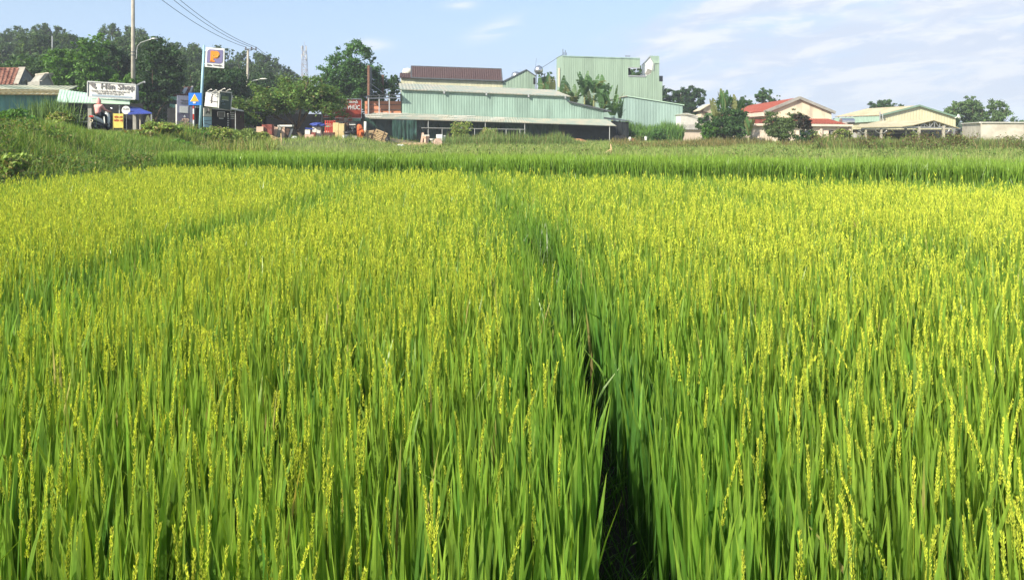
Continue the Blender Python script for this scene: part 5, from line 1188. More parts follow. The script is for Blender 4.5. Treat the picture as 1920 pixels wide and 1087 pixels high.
# house behind
D = 82; HB = face(322, D, 372, D + 2)
t = thing('tiled_house', base_of(HB, 345), 'house with a patched red tile roof behind the lilac banner', 'house')
a = HB.at(325, 180, .6); b = HB.at(355, 179, .6); c = HB.at(361, 163.5, -2.5); d = HB.at(331, 163.5, -2.5); tile_roof(a, b, c, d, M['old_tile'], t)
mb = MB(); mb.beam(c, b, .18, .25); mb.prism([a.lerp(b, .45).lerp(d.lerp(c, .45), .1) + Vector((0, 0, .1)), a.lerp(b, .7).lerp(d.lerp(c, .7), .1) + Vector((0, 0, .1)), a.lerp(b, .75).lerp(d.lerp(c, .75), .8) + Vector((0, 0, .1)), a.lerp(b, .55).lerp(d.lerp(c, .55), .8) + Vector((0, 0, .1))], (0, 0, .04)); mb.build('roof_patch', M['offwhite'], t)
MB().prism([b, c, P(366, 178, D + 5), Vector((P(366, 0, D + 5).x, D + 5, 1.8)), Vector((b.x, b.y, 1.8))], Vector((-.2, .1, 0))).build('gable_wall', M['grey_plaster'], t)
MB().prism(HB.poly([(316, 181), (356, 180), (356, 245), (316, 245)]), HB.back(4)).build('wall', M['steel_dark'], t)
mb = MB(); mb.beam(HB.at(316, 184, .5), HB.at(334, 185, .5), .15, .4); mb.prism(HB.poly([(318, 195), (332, 196), (332, 204), (318, 204)], .1), Vector((0, .08, 0))); mb.build('awning_board', M['mint'], t)
# corner billboards over the dark shop
BL = face(384, 62, 411, 61); BR = face(410.5, 61, 434, 63.5)
t = thing('corner_billboard', base_of(BL, 410), 'corner billboard with an off white left face and dark green right face', 'billboard')
panel(BL, [(386, 173), (411, 176.5), (409.5, 202), (383.5, 199)], .12, 0).build('white_face', M['sign_white'], t)
panel(BR, [(411, 172), (434, 174.5), (432.5, 206.5), (409.8, 203)], .12, 0).build('green_face', M['dark_green_sign'], t)
MB().prism([BL.at(386, 173, -.12), BR.at(411, 172, -.12), BR.at(434, 174.5, -.12), P(412, 176, 65)], (0, 0, -.05)).build('top_cover', M['steel'], t)
mb = MB(); g0 = [BL.at(398, 176, .02), BL.at(396.5, 193, .02)]
for k in range(5): mb.beam(BL.at(394.5, 183 + k * 2.4, .03), BL.at(397.8 + (k % 2) * .6, 183.3 + k * 2.4, .03), .05, .04)
mb.beam(BL.at(398, 176.5, .03), BL.at(395.8, 193.5, .03), .07, .06); mb.beam(BL.at(399, 190.5, .03), BL.at(408, 191.8, .03), .05, .04); mb.beam(BL.at(386, 180, .02), BL.at(410, 182.5, .02), .02, .02); mb.beam(BL.at(385, 188, .02), BL.at(410, 190.5, .02), .02, .02)
mb.build('printed_line', M['sign_grey'], t)
text('NỘI THẤT XÂY DỰNG', .15, M['sign_blue_grey'], t, BR.at(413.6, 177.5, .04), BR, sx=.62)
text('THIẾT KẾ', .15, M['sign_blue_grey'], t, BR.at(414, 191, .04), BR, sx=.9); text('THI CÔNG', .14, M['sign_blue_grey'], t, BR.at(416.5, 196, .04), BR, sx=.9)
panel(BR, [(416, 180), (428.5, 181.5), (428.3, 188), (415.8, 186.6)], .02, .03).build('photo_print', M['lime'], t)
mb = MB(); mb.beam(BR.at(416, 187.2, .03), BR.at(428, 188.6, .03), .05, .04); mb.beam(BR.at(413, 178, .03), BR.at(412.6, 182, .03), .06, .04); mb.build('pale_line', M['offwhite'], t)
mb = MB(); pp = [BR.at(411, 171.6, .05), BR.at(434.3, 174, .05), BR.at(432.7, 207, .05)]; mb.beam(pp[0], pp[1], .1, .1); mb.beam(pp[1], pp[2], .06, .06); mb.beam(pp[0], BR.at(409.6, 203, .05), .08, .08); mb.build('frame', M['offwhite'], t)
for (x0, y0, fc) in ((389, 173, BL), (398.5, 174.5, BL), (407, 175.5, BL), (414, 171.5, BR), (424, 173, BR)):
    p = fc.at(x0, y0); q = fc.at(x0 + 4, y0 - 4.2, 1.0); MB().tube([p, fc.at(x0 + .6, y0 - 2, .3), q, fc.at(x0 + 7, y0 - 5.5, 1.3), fc.at(x0 + 8.5, y0 - 4.3, 1.5)], .03, 6).build('sign_lamp', M['offwhite'], t)
# dark shop beneath
DS = face(383, 62.6, 462, 66)
t = thing('dark_shop', base_of(DS, 420), 'dark fronted shop under the corner billboards', 'shop')
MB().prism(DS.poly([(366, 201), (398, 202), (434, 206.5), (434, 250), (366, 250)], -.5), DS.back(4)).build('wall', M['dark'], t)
MB().prism([DS.at(430, 205, .9), DS.at(457, 209.5, .9), DS.at(457, 209.5, -4), DS.at(430, 203, -4)], (0, 0, .1)).build('roof', M['offwhite'], t)
MB().prism(DS.poly([(434, 208), (458, 210), (458, 250), (434, 250)], -1.2), DS.back(3)).build('side_wall', M['wood_dark'], t)
mb = MB(); mb.beam(DS.at(441.5, 207.5, .2), DS.at(441.5, 245, .2), .06); mb.beam(DS.at(366, 201, -.3), DS.at(434, 207, -.3), .08, .1); mb.build('post', M['steel'], t)
mb = MB()
for k in range(7): mb.box(DS.at(427.8, 214 + k * 4.2, -.3), (.12, .1, .11))
mb.build('hanging_mark', M['steel'], t)
mb = MB()
for k in range(4): mb.beam(DS.at(432.5, 211 + k * 3.7, -.35), DS.at(439, 211.6 + k * 3.7, -.35), .04, .08)
mb.build('rack_goods', M['steel'], t)
panel(DS, [(408, 210), (421.5, 210.5), (421.5, 220), (408, 219.5)], .05, -.3).build('window', M['sign_grey'], t)
mb = MB(); mb.beam(DS.at(408, 209.8, -.25), DS.at(421.5, 210.2, -.25), .05); mb.beam(DS.at(421.3, 210, -.25), DS.at(421.3, 220, -.25), .05); mb.beam(DS.at(411, 222, -.25), DS.at(419, 222.3, -.25), .05, .08); mb.build('window_frame', M['steel'], t)
t = thing('poster_board', base_of(DS, 390, .4), 'off white poster with a dark drawing above a pale blue panel', 'poster')
panel(DS, [(382.5, 202.5), (397, 202.5), (397, 219), (382, 218.5)], .06, .4).build('poster', M['offwhite'], t)
mb = MB(); mb.lathe(DS.at(389.5, 206.5, .42), [(.01, 0), (.16, .0), (.15, .01)], 9, axis=(0, -1, 0)); mb.prism(DS.poly([(385, 213), (388, 208), (390.5, 210), (391.5, 207), (394, 213), (392, 214), (390, 210.5), (387, 214)], .42), Vector((0, .01, 0))); mb.build('drawing', M['sign_grey'], t)
panel(DS, [(382, 219.3), (397, 219.5), (396.5, 240), (382.5, 238)], .06, .4).build('blue_panel', M['blue_pole'], t)
mb = MB(); mb.beam(DS.at(383, 227, .42), DS.at(396, 226, .42), .05, .04); mb.beam(DS.at(383, 231, .42), DS.at(396, 235, .42), .04, .04); mb.build('panel_stroke', M['steel_dark'], t)
GW = face(463, 70, 482, 70.5); t = thing('grey_hut', base_of(GW, 470), 'plain grey plastered hut wall left of the flat topped tree', 'hut')
MB().prism(GW.poly([(462, 212), (476.5, 213), (476.5, 252), (462, 252)]), GW.back(3)).build('wall', M['grey_plaster'], t)
MB().prism([GW.at(460, 212, .3), GW.at(500, 213, .3), GW.at(500, 211, -3), GW.at(460, 210, -3)], (0, 0, .1)).build('roof', M['steel_dark'], t)
MB().prism(GW.poly([(476.6, 213), (500, 214), (500, 240), (476.6, 240)], -1), GW.back(1)).build('open_bay', M['dark'], t)

# dark furniture store behind the flat tree, red signboard
RS = face(602, 77, 680, 79)
t = thing('furniture_store', base_of(RS, 620, -3), 'dark open store behind the flat topped tree and the red signboard', 'shop')
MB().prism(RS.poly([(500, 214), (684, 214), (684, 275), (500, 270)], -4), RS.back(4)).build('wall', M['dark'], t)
MB().prism([RS.at(604, 222.5, .2), RS.at(640, 222.5, .2), RS.at(640, 219, -4), RS.at(604, 218, -4)], (0, 0, .1)).build('roof', M['roof_tin'], t)
mb = MB(); mb.beam(RS.at(603.5, 206, .1), (RS.at(603.5, 0, .1).x, RS.at(603.5, 0, .1).y, gz(RS.at(603.5, 0).x, 77)), .09)
mb.build('post', M['steel'], t)
mb = MB(); mb.prism(RS.poly([(662, 221.5), (676, 221.5), (676, 227), (662, 227)], -.4), Vector((0, .06, 0))); mb.build('green_blind', M['mint'], t)
t = thing('red_signboard', base_of(RS, 650), 'large faded red signboard with white capital letters', 'sign')
panel(RS, [(605, 186), (678, 186), (677.5, 222), (605, 221.5)], .15, .5).build('board', M['red_sign'], t)
mb = MB(); c4 = RS.poly([(605, 186), (678, 186), (677.5, 222), (605, 221.5)], .54)
for i in range(4): mb.beam(c4[i], c4[(i + 1) % 4], .07)
mb.build('frame', M['steel'], t)
text('NHÀ PHÂN PHỐI', .30, M['white'], t, RS.at(641, 193.5, .52), RS, bold=.008, sx=.72)
text('ĐẠI PHÚC', .62, M['white'], t, RS.at(635, 205, .52), RS, bold=.015, sx=.78)
text('BÀN GHẾ', .42, M['white'], t, RS.at(608, 218, .52), RS, bold=.008, sx=.62)
t = thing('price_board', base_of(RS, 640, -.5), 'white board with red lettering hanging below the red signboard', 'sign')
panel(RS, [(628, 221.5), (664, 221.5), (664, 228), (643, 229), (643, 231), (628, 231)], .06, -.5).build('board', M['offwhite'], t)
text('GIÁ TỐT', .36, M['red'], t, RS.at(630, 226.6, -.47), RS, bold=.01, sx=.6); text('KỆ', .3, M['red'], t, RS.at(653.5, 227, -.47), RS, bold=.01)

# ------------------------------------------------------------------ things in the yard
YARD_CATS = ('cabinet', 'rack', 'tarpaulin', 'tub', 'stack', 'pile', 'heap', 'boards', 'display stand', 'scooter', 'bundle', 'pot', 'lumber', 'bag', 'sack', 'pedestal', 'board', 'basin')
YARD_NAMES = ('cabinet', 'slatted_rack', 'folded_tarpaulin', 'mint_tub', 'block_stack', 'brick_pile', 'straw_heap', 'chest', 'leaning_boards', 'display_stand', 'parked_scooter', 'orange_bundle', 'concrete_pot', 'lumber_pile', 'black_bin', 'dirt_heap', 'white_sack', 'pedestal', 'leaning_board', 'wooden_tub', 'white_basin')
def ybase(px, D): x = (px - 960) / F * D; return x, gz(x, D)
def stand(name, label, cat, px, D): x, z = ybase(px, D); return thing(name, (x, D, z), label, cat), x, z
def pxw(n, D): return n / F * D
def cabinet(px1, px2, ytop, D, m, label, md=None, ybot=None, doors=2, name='cabinet', rz=0, depth=.5):
    t, x, z = stand(name, label, 'cabinet', (px1 + px2) / 2, D); wd = pxw(px2 - px1, D); zt = HC + (HY - ytop) / F * D; zb = z + .06 if ybot is None else HC + (HY - ybot) / F * D
    Mx = Matrix.Rotation(rz, 3, 'Z'); o = Vector((x, D, 0))
    mb = MB(); mb.box(o + Vector((0, 0, (zt + zb) / 2)), (wd, depth, zt - zb), rz)
    for s in (-1, 1):
        for q in (-1, 1): mb.box(o + Mx @ Vector((s * wd * .42, q * depth * .4, (zb + z) / 2)), (.06, .06, max(.06, zb - z)), rz)
    mb.build('carcass', m, t)
    for k in range(doors):
        xx = (-.5 + (k + .5) / doors) * wd; d_ = MB().box(o + Mx @ Vector((xx, -depth / 2 - .012, (zt + zb) / 2)), (wd / doors * .9, .025, (zt - zb) * .92), rz).build('door', md or m, t)
        MB().box(o + Mx @ Vector((xx + wd / doors * .3, -depth / 2 - .04, (zt + zb) / 2)), (.02, .03, .12), rz).build('handle', M['steel'], d_)
    return t
cabinet(626.5, 636, 232, 77, M['wood_pale'], 'left one of the two tall plywood wardrobes in the yard', doors=1, rz=-.1)
cabinet(636.8, 646, 233.5, 76, M['wood_pale'], 'right one of the two tall plywood wardrobes in the yard', doors=1)
cabinet(645.5, 653.5, 232, 76.4, M['wood_dark'], 'dark brown wardrobe beside the plywood pair', doors=1, rz=.1)
cabinet(588, 602, 237, 78, M['offwhite'], 'white cabinet under the blue tarpaulin', doors=2)
cabinet(609, 626, 248, 76, M['maroon'], 'low dark maroon sideboard left of the plywood wardrobes', md=M['wood_dark'], doors=3)
# dark wooden slatted bench back with red slats
t, x, z = stand('slatted_rack', 'rack of red and pale slats behind the low maroon sideboard', 'rack', 619, 77.4)
mb = MB()
for k in range(6): mb.box((x + (k - 2.5) * .17, 77.4, z + .95), (.08, .05, 1.5))
mb.build('slat', M['red'], t); mb = MB()
for zz in (.25, 1.7): mb.box((x, 77.45, z + zz), (1.1, .05, .08))
mb.build('rail', M['wood_dark'], t)
t, x, z = stand('folded_tarpaulin', 'crumpled blue tarpaulin thrown over the white cabinet', 'tarpaulin', 597, 77.8)
mb = MB(); p = P(597, 236, 77.6); mb.sphere(p + Vector((-.15, 0, .05)), (.62, .42, .2), 14, 8, jit=.25); mb.sphere(p + Vector((.4, 0, 0)), (.4, .4, .13), 12, 7, jit=.3); o = mb.build('sheet', M['blue_tarp'], t, smooth=False)
t, x, z = stand('mint_tub', 'upturned mint green plastic tub beside the blue tarpaulin', 'tub', 618, 78)
p = P(618, 236, 78); MB().lathe(p, [(.62, -.12), (.56, -.05), (.5, .08), (.45, .12), (.1, .14)], 16).build('tub', M['mint'], t); MB().lathe(p, [(.62, -.12), (.67, -.14), (.67, -.1), (.62, -.09)], 16).build('rim', M['mint'], t)
MB().box((x, 78, (p.z - .1 + z) / 2), (.9, .5, p.z - .1 - z)).build('crate_base', M['pinkstone'], t)
def stack(name, label, cat, px, D, items, mats):
    """pile of sheets: (dx, dz, w, h, depth, tilt, mat)"""
    t, x, z = stand(name, label, cat, px, D)
    for (nm, dx_, dz_, w_, h_, d_, tilt, m) in items:
        Mr = Matrix.Rotation(tilt, 3, 'Y'); MB().box((x + dx_, D, z + dz_ + h_ / 2), (w_, d_, h_), M=Mr).build(nm, M[m], t)
    return t
stack('block_stack', 'pale pink blocks stacked on a wooden base at the left of the yard', 'stack', 489, 71, [('block', 0, .62, .55, .5, .5, 0, 'pinkstone'), ('base_crate', -.2, 0, .9, .6, .6, .03, 'wood'), ('plank', -.2, .64, 1.0, .05, .6, -.05, 'wood_pale')], 0)
cabinet(494, 511, 235, 71.3, M['maroon'], 'reddish brown chest left of the leaning boards', ybot=252, doors=2, name='chest')
stack('brick_pile', 'low orange brick pile at the edge of the bush', 'pile', 474, 69, [('brick_course', 0, 0, 1.0, .22, .5, 0, 'orange'), ('brick_course', .1, .23, .8, .2, .5, .05, 'orange')], 0)
t, x, z = stand('straw_heap', 'heap of dry straw and offcuts before the reddish chest', 'heap', 503, 69); mb = MB(); mb.sphere((x, 69, z + .1), (.8, .5, .45), 16, 8, jit=.3); mb.build('heap', M['straw'], t)
mb = MB(); rnd = random.Random(8)
for i in range(26):
    a = Vector((x + rnd.uniform(-.8, .8), 68.7 + rnd.uniform(-.2, .2), z + rnd.uniform(.15, .5))); mb.beam(a, a + Vector((rnd.uniform(-.5, .5), rnd.uniform(-.3, 0), rnd.uniform(-.2, .2))), .03, .03)
mb.build('offcut', M['wood'], t)
t, x, z = stand('leaning_boards', 'pinkish stone boards leaning against a white topped stand', 'boards', 528, 72)
for k, (dx_, h_, m, tl) in enumerate(((-.55, 1.1, 'pinkstone', .18), (-.3, 1.15, 'grey_plaster', .22), (.05, 1.2, 'pinkstone', .05), (.35, 1.0, 'wood_dark', .3), (.6, 1.15, 'steel_dark', .35))):
    MB().box((x + dx_, 72 + k * .06, z + h_ / 2), (.32, .06, h_), M=Matrix.Rotation(tl, 3, 'Y')).build('board', M[m], t)
MB().box((x + .25, 72.3, z + 1.2), (1.2, .6, .14)).build('top_slab', M['offwhite'], t)
stack('brick_pile', 'pinkish block pile below the store shadow with a white slab on top', 'pile', 581, 77, [('block', 0, 0, .8, .45, .5, 0, 'pinkstone'), ('block', -.15, .47, .45, .4, .5, 0, 'offwhite'), ('dark_sheet', 0, .92, .7, .1, .5, .1, 'blue_tarp'), ('brick', .35, .3, .35, .35, .4, .1, 'maroon')], 0)
t, x, z = stand('display_stand', 'black metal display frame with a white logo strip', 'display stand', 660, 77)
mb = MB(); zt = P(0, 230, 77).z; mb.box((x, 77.2, (zt + z) / 2 + .1), (.75, .05, zt - z - .3))
for s in (-.4, .4): mb.box((x + s, 77, (zt + z) / 2), (.06, .06, zt - z))
mb.box((x, 77, zt), (.9, .3, .08)); mb.build('frame', M['black'], t); MB().box((x, 77.1, P(0, 234, 77).z), (.6, .04, .22)).build('logo_strip', M['offwhite'], t)
mb = MB()
for dz_ in (.35, .75, 1.1): mb.box((x, 76.9, z + dz_), (.7, .35, .05))
mb.build('shelf', M['steel'], t)
t, x, z = stand('parked_scooter', 'dark parked scooter seen among the wardrobes and black frame', 'scooter', 657, 75.6)
mb = MB(); mb.lathe((x - .3, 75.6, z + .27), [(.2, -.05), (.27, -.04), (.27, .04), (.2, .05)], 14, axis=(0, 1, 0)); mb.lathe((x + .35, 75.6, z + .27), [(.2, -.05), (.27, -.04), (.27, .04), (.2, .05)], 14, axis=(0, 1, 0)); mb.build('wheel', M['rubber'], t)
mb = MB(); mb.sphere((x - .22, 75.6, z + .6), (.38, .16, .16), 12, 7); mb.beam((x, 75.6, z + .35), (x + .3, 75.6, z + .42), .22, .14); mb.beam((x + .32, 75.6, z + .4), (x + .2, 75.6, z + .95), .2, .14); mb.build('body', M['black'], t, smooth=True)
mb = MB(); mb.tube([(x + .18, 75.3, z + 1.0), (x + .2, 75.6, z + .95), (x + .18, 75.9, z + 1.0)], .025, 6); mb.build('handlebar', M['steel'], t)
# orange cloaked heap
t, x, z = stand('orange_bundle', 'bundle of orange sacks standing on a pale slab', 'bundle', 674, 78.5)
for (dx_, dz_, r_) in ((-.2, .35, (.32, .3, .38)), (.18, .4, (.3, .3, .42)), (0, .85, (.3, .26, .4)), (-.05, 1.0, (.16, .2, .25))): MB().sphere((x + dx_, 78.5, z + dz_ + .15), r_, 12, 8, jit=.25).build('sack', M['orange'], t)
MB().box((x, 78.4, z + .07), (1.0, .6, .14)).build('slab', M['offwhite'], t)
# concrete pot, grey blocks
t, x, z = stand('concrete_pot', 'small dark round concrete pot before the dark wardrobe', 'pot', 651, 74.6); MB().lathe((x, 74.6, z), [(.2, 0), (.28, .1), (.3, .35), (.26, .45), (.2, .45), (.18, .3)], 14).build('pot', M['steel_dark'], t); MB().box((x - .28, 74.5, z + .2), (.14, .3, .42)).build('side_block', M['offwhite'], t)
stack('block_stack', 'low grey concrete blocks before the black display frame', 'stack', 663, 74.8, [('block', 0, 0, .7, .2, .4, 0, 'concrete'), ('block', .1, .21, .4, .16, .35, 0, 'grey_plaster')], 0)
# lumber piles
for (px, D, rot, n, wl_, ln, l) in ((693, 78.5, .06, 7, .9, 1.0, 'flat pile of sawn planks right behind the corner post'), (712, 78.5, -.38, 7, 1.2, 1.1, 'tilted bundle of sawn planks against the green netting')):
    t, x, z = stand('lumber_pile', l, 'lumber', px, D); rnd = random.Random(px)
    for k in range(n):
        MB().box((x + rnd.uniform(-.06, .06) + (0.04 * k if rot < 0 else 0), D + rnd.uniform(-.1, .1), z + .12 + k * .125 * ln), (wl_ + rnd.uniform(-.1, .15), .5, .09), M=Matrix.Rotation(-rot, 3, 'Y') @ Matrix.Rotation(.1, 3, 'Z')).build('plank', M['wood'], t)
    for k, s in enumerate((-1, 1)): MB().beam((x + s * .35 - .2, D - .32, z + .05), (x + s * .35 + .2, D - .32, z + 1.05), .06).build('prop', M['wood_dark'], t)
t, x, z = stand('black_bin', 'black bin bag beside the tilted planks', 'bag', 727, 78); MB().sphere((x, 78, z + .3), (.24, .24, .36), 12, 8, jit=.3).build('sack', M['black'], t); MB().lathe((x, 78, z + .62), [(.1, 0), (.05, .06), (.1, .16)], 8).build('knot', M['black'], t)
t, x, z = stand('dirt_heap', 'brownish heap of soil and chips under the hanging tarpaulin', 'heap', 777, 78); MB().sphere((x, 78, z), (2.4, .8, .4), 22, 8, jit=.2).build('heap', mat('dirt', (.30, .22, .12), .95, .25, 2, bump=.5), t)
t, x, z = stand('white_sack', 'crumpled white plastic sack before the soil heap', 'sack', 751, 74); MB().sphere((x, 74, z + .1), (.38, .25, .17), 12, 7, jit=.35).build('sack', M['plastic_white'], t)
t, x, z = stand('white_bag', 'white plastic bag lying left of the flat tree trunk', 'bag', 552, 66); MB().sphere((x, 66, z + .12), (.28, .2, .2), 12, 7, jit=.4).build('bag', M['plastic_white'], t)
t, x, z = stand('plastic_sheet', 'pale crumpled plastic sheet spread on the grass edge', 'plastic sheet', 650, 62); z = P(0, 276, 62).z; mb = MB(); rnd = random.Random(2); n_ = 9
vs = [(x + (i / 8 - .5) * 1.3, 62 + (j / 4 - .5) * 1.2, z - .03 + rnd.uniform(0, .16) - abs(i / 8 - .5) * .1) for j in range(5) for i in range(9)]
mb.add(vs, [(j * 9 + i, j * 9 + i + 1, (j + 1) * 9 + i + 1, (j + 1) * 9 + i) for j in range(4) for i in range(8)]); mb.build('sheet', M['plastic_white'], t)
# pedestals, whiteware right of the tarpaulin
t, x, z = stand('pedestal', 'pale stone pedestal with a square cap', 'pedestal', 799, 79); mb = MB(); mb.lathe((x, 79, z), [(.3, 0), (.3, .1), (.2, .16), (.2, .75), (.3, .85), (.33, .95), (.33, 1.02)], 4); mb.build('column', M['pinkstone'], t); MB().box((x, 79, z + 1.06), (.6, .5, .08)).build('cap', M['offwhite'], t)
t, x, z = stand('leaning_board', 'single brown board leaning left of the pedestal', 'board', 791, 79.6); MB().box((x, 79.6, z + .65), (.2, .08, 1.3), M=Matrix.Rotation(.16, 3, 'Y')).build('board', M['pinkstone'], t); MB().box((x + .12, 79.7, z + .6), (.06, .08, 1.2), M=Matrix.Rotation(.16, 3, 'Y')).build('edge_strip', M['maroon'], t)
cabinet(819, 829, 251.5, 79, M['white'], 'small bright white cabinet right of the pedestal', doors=1, depth=.4)
cabinet(829.5, 835, 253, 79.4, M['offwhite'], 'narrow off white cupboard at the right end of the yard', doors=1, depth=.4)
t, x, z = stand('wooden_tub', 'brown wooden tub leaning before the white cabinet', 'tub', 821, 76.8); MB().lathe((x, 76.8, z + .4), [(.38, -.1), (.42, 0), (.38, .1), (.3, .1)], 16, axis=(.35, -.8, .2)).build('disc', M['pinkstone'], t); MB().lathe((x, 76.8, z + .4), [(.43, -.12), (.44, 0), (.43, .02)], 16, axis=(.35, -.8, .2)).build('rim', M['wood_dark'], t)
t, x, z = stand('white_basin', 'white basin between the pedestal and the white cabinet', 'basin', 811, 78.5); MB().lathe((x, 78.5, z + .55), [(.1, 0), (.22, .08), (.3, .22), (.27, .22), (.2, .1)], 14).build('bowl', M['white'], t); MB().lathe((x, 78.5, z), [(.12, 0), (.08, .2), (.09, .56)], 10).build('foot', M['offwhite'], t)
# settle the yard goods a little nearer, on the open ground in front of the tree's shade
for t in list(bpy.data.objects):
    if t.parent is None and t.get('category') in YARD_CATS and 60 < t.location.y < 83 and -26 < t.location.x < -5 and t.name.split('.')[0] in YARD_NAMES:
        k = (t.location.y - 9) / t.location.y; ny_ = t.location.y - 9; t.location = (t.location.x * k, ny_, gz(t.location.x * k, ny_))
# sticks
a = P(766, 283, 66); b = P(812, 268, 70); tag(MB().tube([a, b], [.06, .05], 7).build('bamboo_pole', M['wood'], loc=a), 'long pale pole lying aslant at the field edge', 'pole')
for (px, D, y1, y0, l) in ((527, 58, 250, 279, 'crooked wooden stake at the left field edge'), (617, 60, 264, 280, 'short forked wooden stake in the middle of the field edge'), (1145, 45, 270, 284, 'short broken stick at the right field edge'), (806, 64, 270, 284, 'dark short stake under the long pale pole')):
    b = P(px, y1, D); a = P(px - 1, y0, D); a.z = min(a.z, gz(a.x, D) + .1); t = thing('wooden_stake', a, l, 'stake')
    MB().tube([a, a.lerp(b, .5) + Vector((.06, 0, 0)), b], [.05, .055, .04], 7).build('stick', M['wood'] if px != 806 else M['wood_dark'], t)
    MB().tube([a.lerp(b, .45), a + Vector((-.35 if px > 600 else .2, 0, .05))], [.035, .03], 6).build('fork', M['wood'], t)
t, x, z = stand('sand_heap', 'orange sand heap at the foot of the netting wall', 'heap', 1078, 84); MB().sphere((x, 84, z), (1.5, .7, .62), 26, 10, jit=.12).build('heap', M['sand'], t)
t, x, z = stand('tarp_bundle', 'pinkish white bundle lying right of the black hut post', 'bundle', 1181, 76); MB().sphere((x, 76, z + .5), (.22, .2, .35), 12, 8, jit=.3).build('sack', M['offwhite'], t); MB().sphere((x + .3, 76, z + .42), (.22, .2, .28), 12, 8, jit=.3).build('dark_sack', M['maroon'], t)
t, x, z = stand('white_bucket', 'tiny white bucket in the dry weeds right of the black hut', 'bucket', 1211, 74); MB().lathe((x, 74, z + .55), [(.1, 0), (.14, .34), (.15, .36), (.12, .36)], 12).build('bucket', M['white'], t); MB().tube([(x - .14, 74, z + .9), (x, 73.9, z + 1.0), (x + .14, 74, z + .9)], .012, 5).build('handle', M['steel'], t)
t, x, z = stand('tyre_heap', 'dark old tyres lying by the black hut', 'tyres', 1163, 80)
for dx_, dz_ in ((-.35, .35), (.3, .4)): MB().lathe((x + dx_, 80, z + dz_ + .3), [(.2, -.1), (.36, -.09), (.38, 0), (.36, .09), (.2, .1)], 16, axis=(.2, -.9, .3)).build('tyre', M['rubber'], t)

# ------------------------------------------------------------------ banana plants
def banana(px, D, hgt, nl, seed, label, lean=0.0, ll=2.2, ragged=.5, grp='banana plants beside the green buildings'):
    x = (px - 960) / F * D; z = gz(x, D); t = thing('banana_plant', (x, D, z), label, 'banana plant', grp); r_ = random.Random(seed)
    hs = hgt - ll * .75; top = Vector((x + lean * hs, D, z + hs))
    MB().tube([(x, D, z - .1), (x + lean * hs * .5, D, z + hs * .5), top], [.2, .16, .1], 9).build('stem', mat('banana_stem', (.16, .17, .07), .8, .25, 3) if 'banana_stem' not in bpy.data.materials else bpy.data.materials['banana_stem'], t, smooth=True)
    for k in range(nl):
        az = 2 * math.pi * k / nl + r_.uniform(-.4, .4); up = r_.uniform(.5, 1.12); L0 = ll * r_.uniform(.8, 1.15); n = 9
        V_ = []; Fc = []; wv = r_.uniform(.10, .15) * ll
        dirv = Vector((math.cos(az), math.sin(az), 0)); side = Vector((-math.sin(az), math.cos(az), 0)); mid = []
        for i in range(n + 1):
            s = i / n; h = L0 * (s * (.55 + .75 * up) - (1.25 - up) * .75 * s * s * s); o = L0 * (1.05 - .75 * up) * s ** 1.15
            mid.append(top + dirv * o + Vector((0, 0, h)))
        vs = []; fs = []; cl = []
        base = .15 + .1 * r_.random(); tint = r_.uniform(.75, 1.25); c0 = (0.10 * tint, .20 * tint, .07 * tint) if r_.random() > .2 else (.22, .24, .10)
        for i in range(1, n):
            for sd in (-1, 1):
                wa = wv * math.sin(math.pi * min(1, i / n + .02)) ** .45; wb = wv * math.sin(math.pi * min(.985, (i + 1) / n)) ** .45
                gap = r_.uniform(0, ragged) * .35; a_ = mid[i]; b_ = mid[i].lerp(mid[i + 1], 1 - gap); dr = r_.uniform(.05, .5)
                p = [a_, b_, b_ + side * sd * wb + Vector((0, 0, -dr * wb)), a_ + side * sd * wa + Vector((0, 0, -dr * wa))]
                q = len(vs); vs += [tuple(v_) for v_ in p]; fs.append((q, q + 1, q + 2, q + 3)); cl += [c0] * 4
        np_obj('leaf', np.array(vs), np.array(fs), M['leaf'], np.array(cl), parent=t)
bl_ = [(1078, 103, 7.4, 8, 'banana plant at the left of the tall banana group', -.05), (1096, 102, 8.6, 9, 'tallest banana plant in front of the tall green wall', 0), (1112, 101, 8.8, 8, 'tall banana plant with upright leaves by the green wall', .02), (1128, 100, 6.6, 8, 'middle banana plant beside the shed end', .04), (1144, 99, 5.8, 8, 'banana plant leaning right over the black hut', .10), (1158, 103.5, 4.6, 7, 'short banana plant near the pale lean building', .1), (1104, 105, 6.8, 7, 'banana plant half hidden inside the tall group', 0),
       (1018, 112, 8.0, 7, 'banana plant behind the shed roof left of the gap', -.03), (1034, 111, 8.1, 7, 'middle banana plant behind the shed roof', 0), (1052, 110, 7.6, 7, 'banana plant behind the shed roof near the tall building', .03)]
for i, (px, D, h, nl, l, ln) in enumerate(bl_): banana(px, D, h, nl + 1, 40 + i, l, ln, 3.5 if h > 5 else 2.2)
for i, (px, D, h, nl, l) in enumerate(((1358, 87, 5.0, 9, 'banana plant rising from the dark bush clump'), (1342, 87, 4.4, 8, 'banana plant at the left of the dark bush clump'), (1380, 87, 4.2, 9, 'spreading banana plant at the right of the bush clump'), (1404, 77, 2.2, 9, 'small banana plant before the pink building wall'))):
    banana(px, D, h, nl, 80 + i, l, 0, 2.6 if h > 3 else 1.9, grp='banana plants in the bush clump')
